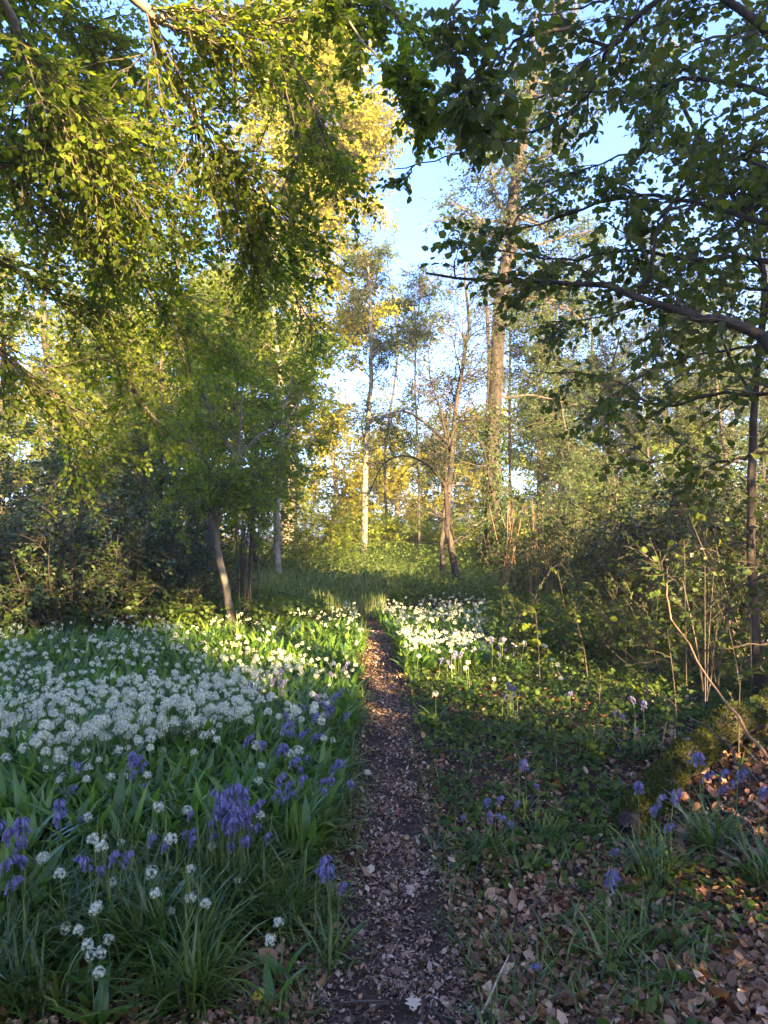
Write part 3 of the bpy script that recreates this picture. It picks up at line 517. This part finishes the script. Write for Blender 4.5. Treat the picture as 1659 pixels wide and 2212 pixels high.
# mixed green undergrowth on the left
P = scatter(16000, -250, 790, 3.1, 13, 1.9); P = P[offpath(P, 1.6) & (P[:, 0] < pathx(P[:, 1]))]
mb = MB(); n = len(P); Q = np.repeat(P, 2, 0); Q[:, 2] += rng.uniform(.03, .16, n * 2); flatleaves(mb, Q, rng.uniform(.025, .055, n * 2), .6, 'oval', 1.)
stuff(mb.build('undergrowth', M['herb']), 'small leaved undergrowth below the flowers left of the path', 'undergrowth')
# strap leaves and grass, left foreground to middle
def grassmass(name, label, P, L, W, mat, lean=.5, curl=1.3, jl=.4):
    mb = MB(); n = len(P); blades(mb, P, rng.uniform(0, 2 * np.pi, n), L * rng.uniform(.6, 1.25, n), W * rng.uniform(.6, 1.3, n), np.abs(rng.normal(lean, jl, n)), np.abs(rng.normal(curl, .5, n)))
    return stuff(mb.build(name, M[mat]), label, 'grass')
P = scatter(21000, -250, 800, 2.3, 9, 2.2); P = P[offpath(P, 1.45) & (P[:, 0] < pathx(P[:, 1])) & (clump(P, 2.6, 2) > -.42)]
P = P[(P[:, 1] > 2.75) | (P[:, 0] < -.55)]
grassmass('grass', 'arching green strap leaves filling the left foreground', P, .27, .010, 'blade', .5, 1.3)
P = scatter(3000, 860, 1850, 2.3, 10, 1.8); P = P[offpath(P, 1.5) & (clump(P, 1.6, 4) > .12)]
grassmass('grass', 'thin grass in patches among dead leaves on the right', P, .17, .007, 'blade', .6, 1.1)
P = scatter(6000, 500, 1150, 2.2, 10, 1.5); P = P[np.abs(np.abs(P[:, 0] - pathx(P[:, 1])) - pathw(P[:, 1]) * 1.25) < .09]
grassmass('grass', 'short grass along both edges of the path', P, .11, .007, 'blade', .7, 1.0)
# meadow
n = 60000; P = scatter(n, 380, 1300, 12.8, 42, 1.6); P = P[(P[:, 1] > 14.2) | (P[:, 0] < 0)]; 
mb = MB(); n = len(P); blades(mb, P, rng.uniform(0, 6.3, n), rng.uniform(.3, .8, n) * (.8 + .25 * clump(P, .5)), rng.uniform(.008, .018, n), np.abs(rng.normal(.1, .15, n)), np.abs(rng.normal(.5, .4, n)), 3)
stuff(mb.build('meadow_grass', M['meadow']), 'tall pale green meadow grass at the end of the path', 'grass')
P = scatter(26000, 300, 1300, 13.5, 36, 1.6); Q = np.repeat(P, 2, 0); Q[:, 2] += rng.uniform(.1, .75, len(Q)) * np.clip((Q[:, 1] - 10) / 8, .4, 1.3)
mb = MB(); flatleaves(mb, Q, rng.uniform(.05, .1, len(Q)), .7, 'fold', 1.); stuff(mb.build('meadow_herbs', M['herb']), 'leafy nettles and herbs growing through the meadow grass', 'herbs')
# woodland floor plants under the bushes on both sides
P = np.concatenate([scatter(16000, -400, 700, 10.5, 32, 1.6), scatter(16000, 1050, 2000, 8.5, 32, 1.6)]); Q = np.repeat(P, 2, 0); Q[:, 2] += rng.uniform(.03, .4, len(Q))
mb = MB(); flatleaves(mb, Q, rng.uniform(.05, .1, len(Q)), .6, 'fold', 1.1); stuff(mb.build('woodland_floor_plants', M['herb']), 'low leafy plants on the wood floor under the bushes', 'ground cover')

# ------------------------------------------------------------------ wild garlic
def umbel(mb, c, r, nf, mi=0, lod=1):
    c = np.asarray(c, float)
    """ball of six petalled star flowers"""
    k = np.arange(nf) + .5; ph = np.arccos(1 - 1.55 * k / nf); th = np.pi * (1 + 5 ** .5) * k + rng.uniform(0, 6)
    U = np.stack([np.sin(ph) * np.cos(th), np.sin(ph) * np.sin(th), np.cos(ph)], 1); U = nrm(U + rnd(nf, .12)); C = c + U * r * rng.uniform(.55, 1.25, (nf, 1))
    s = r * .62
    if lod == 0:
        leaves(mb, C - U * .0 - nrm(np.cross(U, rnd(nf))) * s * .6, nrm(np.cross(U, rnd(nf))), U, s * 1.5, 'quad', 1.3, mi); return
    e1 = nrm(np.cross(U, rnd(nf))); e2 = np.cross(U, e1)
    for j in range(6):
        a = j * math.pi / 3; d = e1 * math.cos(a) + e2 * math.sin(a) + U * .25; leaves(mb, C, d, U, s, 'quad', .62, mi)
def garlic_mesh(v):
    h = .27 + .05 * v; top = np.array([.02 * v, .015, h])
    fol = MB(); n = 4; az = np.arange(n) * 1.7 + v; blades(fol, np.zeros((n, 3)), az, np.array([.24, .21, .26, .2]) + .02 * v, np.array([.045, .05, .04, .045]), np.array([.35, .6, .25, .8]), np.array([.9, 1., 1.3, .8]), 5, fold=.12)
    st = MB(); tubes(st, spline([(0, 0, 0), (.01 * v, 0, h * .6), top], 6)[None], np.array([[.0022] * 6]), 5); hd = MB(); umbel(hd, top, .021, 16)
    return fol, st, hd
protos = [garlic_mesh(v) for v in range(3)]; pm = []
def place_copy(src, loc, rz, s, label=None, group=None):
    """copy a thing with its parts and sub-parts"""
    r = src.copy(); COL.objects.link(r); r.location = loc; r.rotation_euler = (0, 0, rz); r.scale = (s, s, s)
    if label: r['label'] = label
    if group: r['group'] = group
    for ch in list(src.children):
        c = ch.copy(); COL.objects.link(c); c.parent = r
        for g in ch.children: d = g.copy(); COL.objects.link(d); d.parent = c
    return r
gsrc = []
for fol, st, hd in protos:
    root = empty('wild_garlic', (0, 0, 0), 'x', 'flower'); fol.build('foliage', M['garlic'], root); s_ = st.build('stem', M['stalk'], root); hd.build('flower_head', M['white'], s_); gsrc.append(root)
used = [False] * 3
def garlic(x, y, label, group, s=None):
    k = R.randrange(3); s = s or R.uniform(.7, 1.2); loc = (x, y, float(gz(x, y)) - .005); rz = R.uniform(0, 6.28)
    if not used[k]: used[k] = True; r = gsrc[k]; r.location = loc; r.rotation_euler = (0, 0, rz); r.scale = (s,) * 3; r['label'] = label; r['group'] = group; return r
    return place_copy(gsrc[k], loc, rz, s, label, group)
def headpos(px, py, z=.3):
    return gp(px, py, z)
for px, py in [(135, 1985), (172, 2002), (190, 2035), (213, 2035), (225, 1990), (238, 2010), (205, 2065), (222, 2070), (585, 2045), (612, 1990), (330, 1780), (208, 1855), (240, 1865), (105, 1850), (345, 1855), (320, 1870)]:
    x, y = headpos(px, py, .2 if py > 1950 else .27)
    garlic(x, y, 'white star flowered garlic, sparse among strap leaves at the lower left' if py > 1840 else 'lone white garlic flower among the grass', 'sparse garlic flowers in the left foreground', .7 if py > 1950 else .9)
for k in range(46):
    px, py = R.uniform(120, 760), R.uniform(1690, 1960); x, y = headpos(px, py, .24)
    if abs(x - pathx(y)) > .5: garlic(x, y, 'small white garlic flower scattered among grass in front of the dense patch', 'small scattered garlic flowers left of the path', R.uniform(.5, .85))
for px, py, lab in [(40, 1600, 'near'), (90, 1650, 'x'), (20, 1720, 'x'), (150, 1690, 'x'), (170, 1560, 'x'), (60, 1800, 'x'), (230, 1760, 'x'), (330, 1560, 'x'), (470, 1560, 'x'), (20, 1900, 'x')]:
    x, y = gp(px, py + 120); z = float(gz(x, y)); m = 26; b = MB(); blades(b, np.array([x, y, z]) + rng.normal(0, .07, (m, 3)) * [1, 1, 0], rng.uniform(0, 6.3, m), rng.uniform(.26, .42, m), rng.uniform(.04, .065, m), np.abs(rng.normal(.3, .25, m)), np.abs(rng.normal(1, .4, m)), 6, fold=.14)
    tag(b.build('leaf_clump', M['garlic'], loc=(x, y, z)), 'clump of broad upright garlic leaves among the white flowers at left', 'leaf clump', 'clumps of broad garlic leaves')
for k in range(34):
    px, Y = R.uniform(865, 1230), R.uniform(5.6, 9.5); x = (px - CX) / F * Y
    if abs(x - pathx(Y)) > .3: garlic(x, Y, 'thinly scattered white garlic flower among the herbs right of the path', 'scattered garlic flowers right of the path', R.uniform(.6, 1))
# dense garlic: nearest ones each a thing, the rest one mass
n = 4400; P = scatter(n, -280, 800, 3.75, 12.5, 1.55); P = P[offpath(P, 2.0) & (P[:, 0] < pathx(P[:, 1]))]
cl = clump(P, 1.1, .4); dl = (P[:, 1] - 3.9) * .9; px_ = P[:, 0] / P[:, 1] * F + CX
edge = np.interp(px_, [-200, 100, 300, 500, 700, 800], [3.5, 3.6, 3.7, 4.1, 4.4, 4.8]) 
edge = edge + .7 * clump(P, 1.7, 5) + .05
P = P[(rng.uniform(0, 1, len(P)) < np.clip((P[:, 1] - edge) * 1.1 + .12, .06, 1) * np.clip(.4 + 1.6 * cl, .04, 1)) & (P[:, 1] < np.interp(px_, [0, 560, 760, 800], [9.2, 9.8, 12.5, 11]))]
n2 = 1100; P2 = scatter(n2, 745, 1060, 7.2, 12.8, 1.4); px2 = P2[:, 0] / P2[:, 1] * F + CX
P2 = P2[offpath(P2, 1.9) & (P2[:, 0] > pathx(P2[:, 1])) & (clump(P2, 1.2, 3) > -.55) & (P2[:, 1] > np.interp(px2, [740, 850, 1060], [9.5, 7.6, 7.8]))]
allP = np.concatenate([P, P2]); order = np.argsort(allP[:, 1]); allP = allP[order]
near_n = 270
for p in allP[:near_n]: garlic(p[0], p[1], 'white flowered wild garlic at the near side of the dense patch left of the path', 'wild garlic at the near side of the patch')
far = allP[near_n:]; gm = MB(); n = len(far)
for v, (fol, st, hd) in enumerate([(a, b, c) for a, b, c in protos]):
    pass
Q = np.repeat(far, 4, 0); m = len(Q); blades(gm, Q + rng.normal(0, .03, (m, 3)) * [1, 1, 0], rng.uniform(0, 6.3, m), rng.uniform(.17, .28, m), rng.uniform(.03, .05, m), np.abs(rng.normal(.4, .3, m)), np.abs(rng.normal(1, .4, m)), 4, fold=.1)
for p in far:
    s = R.uniform(.62, 1.2) + .12 * float(clump(p[None], 1.1, .4)[0]); c = p + np.array([R.gauss(0, .02), R.gauss(0, .02), .30 * s]); umbel(gm, c, R.uniform(.012, .023), R.choice((9, 12, 16)), 1, 1 if p[1] < 7.5 else 0)
stuff(gm.build('wild_garlic_patch', [M['garlic'], M['white']]), 'dense carpet of white wild garlic further along the path', 'flowers')
# broad garlic leaves massed at left
P = scatter(9000, -300, 790, 3.3, 11, 1.8); P = P[offpath(P, 1.7) & (P[:, 0] < pathx(P[:, 1])) & (clump(P, 1.1, 2.4) > -.6)]; m = len(P)
mb = MB(); blades(mb, P, rng.uniform(0, 6.3, m), rng.uniform(.18, .34, m), rng.uniform(.03, .055, m), np.abs(rng.normal(.35, .3, m)), np.abs(rng.normal(1, .4, m)), 5, fold=.14)
stuff(mb.build('garlic_leaves', M['garlic']), 'broad glossy garlic leaves massed left of the path', 'leaves')

# ------------------------------------------------------------------ bluebells
def bluebell_src(v):
    root = empty('bluebell', (0, 0, 0), 'x', 'flower'); h = .36 + .03 * v
    ax = spline([(0, 0, 0), (.0, .004, h * .5), (.006, 0, h * .8), (.018, 0, h * .95), (.040, .0, h)], 14)
    st = MB(); tubes(st, ax[None], np.linspace(.0028, .0012, 14)[None], 5); so = st.build('stem', M['stalk'], root, smooth=True)
    fl = MB(); nb = 12
    for k in range(nb):
        p, T = sample(ax[None], np.array([[.60 + .40 * k / (nb - 1)]])); p = p[0, 0]; a = rng.uniform(-2.2, 2.2)
        out = np.array([math.cos(a), math.sin(a), 0]); c = p + out * .012; d = nrm(out * .45 + np.array([0, 0, -1.])); L = .019
        B = np.stack([c - d * .002, c + d * L * .35, c + d * L * .75, c + d * L]); tubes(fl, B[None], np.array([[.002, .0048, .005, .0056]]), 6)
        tubes(fl, np.stack([p, p * .4 + c * .6 + [0, 0, .002], c])[None], np.array([[.001] * 3]), 3)
        e1 = nrm(np.cross(d, [0.3, .9, .2])); e2 = np.cross(d, e1)
        for j in range(6): aa = j * math.pi / 3; q = e1 * math.cos(aa) + e2 * math.sin(aa); leaves(fl, (c + d * L * .95 + q * .0045)[None], (q * .9 + d * .15)[None], -d[None], .009, 'quad', .8)
    fl.build('blossom', M['violet'], so)
    lf = MB(); n = 5; blades(lf, np.zeros((n, 3)), np.arange(n) * 1.3 + v, rng.uniform(.2, .3, n), np.full(n, .012), rng.uniform(.2, .7, n), rng.uniform(.8, 1.5, n), 6); lf.build('foliage', M['blade'], root)
    return root
bsrc = [bluebell_src(v) for v in range(3)]; bused = [False] * 3
def bluebell(x, y, s, label, group):
    k = R.randrange(3); loc = (x, y, float(gz(x, y)) - .005); rz = R.uniform(-2.6, .6)
    if not bused[k]: bused[k] = True; r = bsrc[k]; r.location = loc; r.rotation_euler = (0, 0, rz); r.scale = (s,) * 3; r['label'] = label; r['group'] = group; return
    place_copy(bsrc[k], loc, rz, s, label, group)
clumps = [(500, 1735, 42, .11, .38, 'bluebell in the largest violet clump, left foreground'), (290, 1645, 7, .06, .36, 'bluebell in the small clump at the near edge of the white flowers'), (612, 1672, 7, .08, .36, 'bluebell in the clump just behind the largest violet one'),
 (700, 1500, 12, .2, .36, 'bluebell in the loose drift beside the path among white flowers'), (655, 1545, 12, .2, .36, 'bluebell in the drift left of the path behind the foreground clump'), (590, 1465, 10, .16, .36, 'bluebell in the furthest violet drift on the left'),
 (720, 1640, 6, .1, .34, 'bluebell right beside the path edge on the left'), (70, 1745, 9, .16, .4, 'bluebell at the lower left edge'), (30, 1800, 5, .1, .4, 'bluebell lowest at the left edge'), (640, 1620, 5, .1, .34, 'bluebell between the big clump and the path drift'), (560, 1600, 4, .12, .34, 'bluebell just above the largest violet clump'), (400, 1750, 4, .1, .34, 'faded bluebell left of the largest violet clump'), (215, 1835, 4, .06, .36, 'faded bluebell among the left foreground grass'), (700, 1850, 4, .06, .34, 'dark bluebell near the path in the left foreground'),
 (740, 1425, 4, .1, .34, 'bluebell beside the far end of the path'), (1068, 1692, 9, .11, .28, 'bluebell in the low clump on the dead leaves right of the path'), (1405, 1672, 6, .08, .38, 'bluebell in the tall tuft in front of the log'), (1500, 1620, 3, .06, .40, 'tall bluebell standing against the mossy log'),
 (1575, 1635, 4, .1, .40, 'tall bluebell right of the others by the mossy log'), (1645, 1665, 2, .04, .42, 'nodding bluebell at the right edge'), (1090, 1470, 6, .12, .34, 'bluebell among herbs right of the path'), (975, 1410, 7, .14, .34, 'bluebell near the far garlic flowers on the right'),
 (1085, 1385, 9, .25, .34, 'bluebell in the faint far drift on the right'), (1140, 1630, 4, .1, .3, 'small bluebell behind the low right clump'), (1305, 1862, 1, .01, .36, 'lone bluebell standing over dead leaves, lower right'), (1155, 2032, 1, .01, .2, 'short closed bluebell nearest the viewer on the right'),
 (1330, 1780, 2, .04, .22, 'short bluebell low in the dead leaves on the right'), (1330, 1520, 7, .3, .34, 'bluebell in the faint drift before the scrub'), (330, 1785, 2, .04, .34, 'pale bluebell beside a white garlic flower'), (120, 1665, 3, .08, .36, 'bluebell behind the left edge ones')]
for px, py, n, sp, z, lab in clumps:
    cx_, cy_ = gp(px, py, z)
    for k in range(n): bluebell(cx_ + R.gauss(0, sp * .45), cy_ + R.gauss(0, sp * .7), z / .38 * R.uniform(.68, 1.1), lab, lab if n > 1 else None)

# ------------------------------------------------------------------ single tufts and small things in the foreground
def tuft(px, py, n, L, W, lean, curl, label, mat='blade', name='grass_tuft', sp=.04):
    x, y = gp(px, py); z = float(gz(x, y)); mb = MB(); P = np.array([x, y, z]) + rng.normal(0, sp, (n, 3)) * [1, 1, 0]
    blades(mb, P, rng.uniform(0, 6.3, n), L * rng.uniform(.6, 1.15, n), W * rng.uniform(.7, 1.2, n), np.abs(rng.normal(lean, .2, n)), np.abs(rng.normal(curl, .35, n)), 6)
    tag(mb.build(name, M[mat], loc=(x, y, z)), label, 'grass tuft')
tuft(470, 1955, 46, .38, .008, .06, .1, 'stiff upright stems directly under the largest violet clump', 'stalk', 'stem_tuft', .06)
for a in [(500, 1960, 90, .34, .012, .7, 1.3, 'big arching tuft at the foot of the largest violet clump'), (615, 1900, 26, .34, .013, .2, .5, 'upright bright strap leaves left of the path'), (320, 2090, 70, .32, .010, .35, .8, 'spiky grass tuft at the bottom left'),
          (50, 2070, 60, .42, .014, .7, 1.0, 'broad leaved tuft at the bottom left corner'), (680, 1960, 60, .24, .010, .7, 1.2, 'tuft on the left path edge with drooping leaves'), (720, 2040, 40, .16, .008, .8, 1.1, 'small tuft spilling onto the path at lower left'),
          (1410, 1880, 80, .3, .009, .5, 1.1, 'tuft of leaves under the tall bluebells before the log'), (1540, 1830, 80, .3, .009, .5, 1.1, 'tuft of leaves at the right below the mossy log'), (1040, 1830, 80, .17, .009, .8, 1., 'low tuft right of the path in the dead leaves'), (950, 1800, 46, .12, .007, .9, .8, 'small flat tuft on the right path edge'),
          (1275, 1640, 30, .28, .010, .3, .7, 'sunlit tuft of yellow green leaves among litter on the right'), (1110, 1600, 60, .2, .009, .7, 1.1, 'dark tuft under the low right bluebells'), (940, 1960, 22, .10, .005, .8, .8, 'wispy grass sprig on the right side of the path'), (830, 1960, 12, .07, .005, .9, .8, 'tiny grass sprig in the middle of the path'),
          (1150, 1860, 26, .14, .014, .7, .9, 'leafy rosette right of the path'), (1190, 1790, 60, .18, .008, .6, 1., 'low tuft behind the leafy rosette'), (510, 1400, 60, .42, .011, .2, .5, 'tall upright tuft in front of the birch foot'), (150, 1430, 80, .36, .014, .5, .8, 'strap leaved tuft within the white flowers at left'), (780, 1400, 50, .34, .011, .35, .7, 'sunlit yellow grass tuft left of the path end'), (1660, 1900, 60, .3, .009, .6, 1., 'tuft at the right edge in shade')]:
    tuft(*a)
def strip(name, label, cat, pts, w, mat, z0=.01, r=None):
    P = spline([np.array([*gp(px, py, zz), 0]) + [0, 0, zz] for px, py, zz in pts], 22); P[:, 2] += gz(P[:, 0], P[:, 1]) + z0
    mb = MB(); tubes(mb, P[None], (np.interp(np.linspace(0, 1, 22), [0, .3, 1], [w * .7, w, w * .25]))[None], 6); tag(mb.build(name, M[mat], loc=tuple(P[0]), smooth=True), label, cat)
strip('dry_grass_blade', 'long pale dry grass blade bending across the litter at bottom right', 'dry grass', [(1010, 2225, .0), (1050, 2150, .02), (1080, 2080, .04), (1100, 2040, .07)], .006, 'pale')
strip('dry_stalk', 'straight pale dry stem lying on dead leaves at lower right', 'stem', [(1520, 2010, .02), (1590, 2080, .02), (1640, 2110, .01)], .004, 'pale')
strip('dry_stalk', 'thin brown stick lying on dead leaves under the tall bluebell tuft', 'stem', [(1365, 1955, .02), (1450, 2010, .03), (1540, 2060, .01)], .005, 'twig_red')
strip('dry_stalk', 'short pale splinter on the path at the bottom', 'stem', [(955, 2135, .0), (980, 2165, .0)], .006, 'pale')
strip('dry_stalk', 'pale twiglet on the path left of centre', 'stem', [(838, 2035, .0), (862, 1990, .01)], .004, 'pale')
strip('dry_stalk', 'thin pale stalk leaning left of the white flowers edge', 'stem', [(420, 1700, .0), (408, 1620, .08), (400, 1520, .2)], .003, 'pale')
strip('dry_stalk', 'pale bent stalk among the drift of violets', 'stem', [(445, 1700, .0), (440, 1600, .1), (430, 1530, .18)], .003, 'pale')
def single_leaf(px, py, s, label, mat, kind='curl'):
    x, y = gp(px, py); z = float(gz(x, y)) + .03; mb = MB(); a = R.uniform(0, 6.3)
    if kind == 'oak':
        k = 15; t = np.linspace(0, 1, k); hw = .30 * np.sin(np.pi * np.clip(t * .9 + .05, 0, 1)) * (1 + .35 * np.sin(t * 22)); C = np.stack([t - .5, 0 * t, .05 * np.sin(t * 3)], 1)
        V = np.stack([C + np.stack([0 * t, hw, .06 + 0 * t], 1), C, C + np.stack([0 * t, -hw, .05 + 0 * t], 1)], 1) * s; ca, sa = math.cos(a), math.sin(a)
        V = V.reshape(-1, 3); V = np.stack([V[:, 0] * ca - V[:, 1] * sa + x, V[:, 0] * sa + V[:, 1] * ca + y, V[:, 2] + z], 1)
        q = np.array([[i * 3 + j, i * 3 + j + 1, i * 3 + j + 4, i * 3 + j + 3] for i in range(k - 1) for j in range(2)]); mb.add(V, q)
    else: leaves(mb, np.array([[x, y, z]]), np.array([[math.cos(a), math.sin(a), .2]]), np.array([[.2, -.5, 1.]]), s, kind, 1.3)
    tag(mb.build('fallen_leaf', mat, loc=(x, y, z)), label, 'leaf')
M['yellow'] = leaf_mat('yellow_leaf', [(.5, .36, .04), (.55, .4, .05)], None, 0)
# saplings and leafy upright plants through the right hand side
def sapling(px, Y, h, label, leaf='hazel', size=.05, shape='oval', name='leafy_sapling', lean=.1):
    b = base(px, Y); b[2] += .04; d = np.array([R.gauss(0, lean), R.gauss(0, lean), 0]) * h; P = spline([b, b + [0, 0, h * .5] + d * .3, b + [0, 0, h] + d], 12)
    root = empty(name, tuple(b), label, 'sapling', 'saplings and tall herbs right of the path'); mb = MB(); tubes(mb, P[None], np.linspace(.006, .002, 12)[None], 5); mb.build('stem', M['twig'], root, smooth=True)
    cr = MB(); S = spawn(P[None], int(5 + h * 5), h * .28, 60, .2, 1, .6, .04, .1, .1, 5, .4); tubes(cr, S, np.linspace(.0025, .001, 5)[None], 3); leafy(cr, S, 6, size, shape, 1, .45, .2)
    cr.build('crown', [M['twig'], M[leaf]], root)
for a in [(1165, 6.6, .75, 'upright green herb with pale tips right of the path'), (1130, 7.6, .6, 'smaller green herb behind the upright one'), (1270, 6.8, .7, 'yellow green plant catching light in front of the scrub'), (1390, 5.8, .9, 'broad leaved sapling before the holly'),
          (1290, 5.0, .5, 'low sapling among dead leaves at right'), (1460, 5.0, .8, 'sapling behind the bluebells at the log'), (1350, 7.6, 1.1, 'tall thin sapling in the middle of the right side'), (1520, 5.6, 1.2, 'tall thin sapling left of the slim grey trunk'),
          (1230, 8.4, 1.1, 'sunlit sapling in front of the right thicket'), (1090, 9.0, .8, 'small sapling behind the garlic on the right'), (1480, 6.6, 1.4, 'tallest sapling by the right edge thicket'), (1590, 4.6, .7, 'sapling rising behind the mossy log'), (1200, 4.4, .35, 'little seedling right of the low bluebells'), (1420, 4.4, .45, 'seedling left of the mossy log')]:
    sapling(*a, leaf='lit_young' if 'light' in a[3] or 'sunlit' in a[3] or 'pale' in a[3] else 'hazel')  # saplings in the sun get the brighter leaf colour
single_leaf(893, 2158, .075, 'pale dry oak leaf on the path at the bottom', M['pale'], 'oak'); single_leaf(543, 2165, .06, 'small yellow leaf at the bottom left of the path', M['yellow'])
single_leaf(800, 1870, .045, 'round white grey leaf on the left path edge', M['pale']); single_leaf(480, 2105, .09, 'large tan dead leaf at the bottom left', M['litter']); single_leaf(600, 2090, .08, 'folded tan dead leaf left of the path bottom', M['litter']); single_leaf(800, 1665, .05, 'pale leaf lying mid path', M['pale'])

# ------------------------------------------------------------------ unseen trees and bushes added behind the viewer to shade foreground and canopy
for i, (x, y, h, w, lo) in enumerate([(-7, -8, 4.6, 2.6, .08), (-3, -9, 4.9, 2.8, .08), (0.5, -8.5, 5.1, 3, .08), (4.5, -9, 5.2, 3.0, .08), (13, -10, 4.6, 3.2, .08), (17, -9, 4.8, 3.2, .08), (4, -7, 4.2, 2.2, .08), (21, -14, 8.5, 3.6, .08), (-12, -11, 6.5, 3.2, .08), (5.6, -4, 9.3, 1.8, .5), (8.3, -3.6, 9.5, 1.8, .5), (7.9, -6, 10.4, 1.8, .58), (1.2, -5, 9.0, 1.5, .5)]):
    b0 = np.array([x, y, 0.]); wob = rng.normal(0, .3, (2, 3)) * [1, 1, 0]
    tree('added_shade_tree', 'unseen tree added behind the viewer to cast shade', 'tree', [b0, b0 + [0, 0, h * .5] + wob[0], b0 + [0, 0, h * .95] + wob[1]], .2, .05, 'bark_beech', 'beech', 'unseen trees added for their shade', nl=34, lt0=lo, ll=w, lang=70, ns=9, sl_=1.3, nt=6, tl=.7, per=7, size=.17, flat=.9, ltaper=.35)

for k, (x, y, h, w) in enumerate([(-4, -4.5, 2.6, 2.4), (-1.5, -4.5, 2.6, 2.4), (.8, -4, 2.8, 2.6), (3, -3.6, 3.1, 2.8), (5.4, -3.6, 3.0, 2.6), (8, -2.6, 3.5, 3), (2, -6, 3.6, 3), (6.5, -6, 3.8, 3)]):  # low bushes added to keep stray sun off the foreground
    shrub('added_shade_bush', 'unseen bush added behind the viewer to cast shade', 'bush', x, y, h, w, stems=20, leaf='bushy', ns=7, nt=6, per=7, size=.10, group='unseen bushes added for their shade')
# ------------------------------------------------------------------ evening haze in the wood air
hz = MB(); X0, X1, Y0, Y1, Z0, Z1 = -112, 112, -52, 132, -1.2, 26
v = [(x, y, z) for x in (X0, X1) for y in (Y0, Y1) for z in (Z0, Z1)]; hz.add(v, [[0, 1, 3, 2], [4, 6, 7, 5], [0, 4, 5, 1], [2, 3, 7, 6], [0, 2, 6, 4], [1, 5, 7, 3]])
hm = bpy.data.materials.new('haze'); hm.use_nodes = True; nt = hm.node_tree; nt.nodes.remove(nt.nodes['Principled BSDF'])
pv = nt.nodes.new('ShaderNodeVolumePrincipled'); pv.inputs['Color'].default_value = (1, .95, .82, 1); pv.inputs['Density'].default_value = .0016; pv.inputs['Anisotropy'].default_value = .3
nt.links.new(pv.outputs[0], nt.nodes['Material Output'].inputs['Volume'])
tag(hz.build('haze', hm), 'thin bright evening haze hanging in the air of the wood', 'haze', kind='stuff')
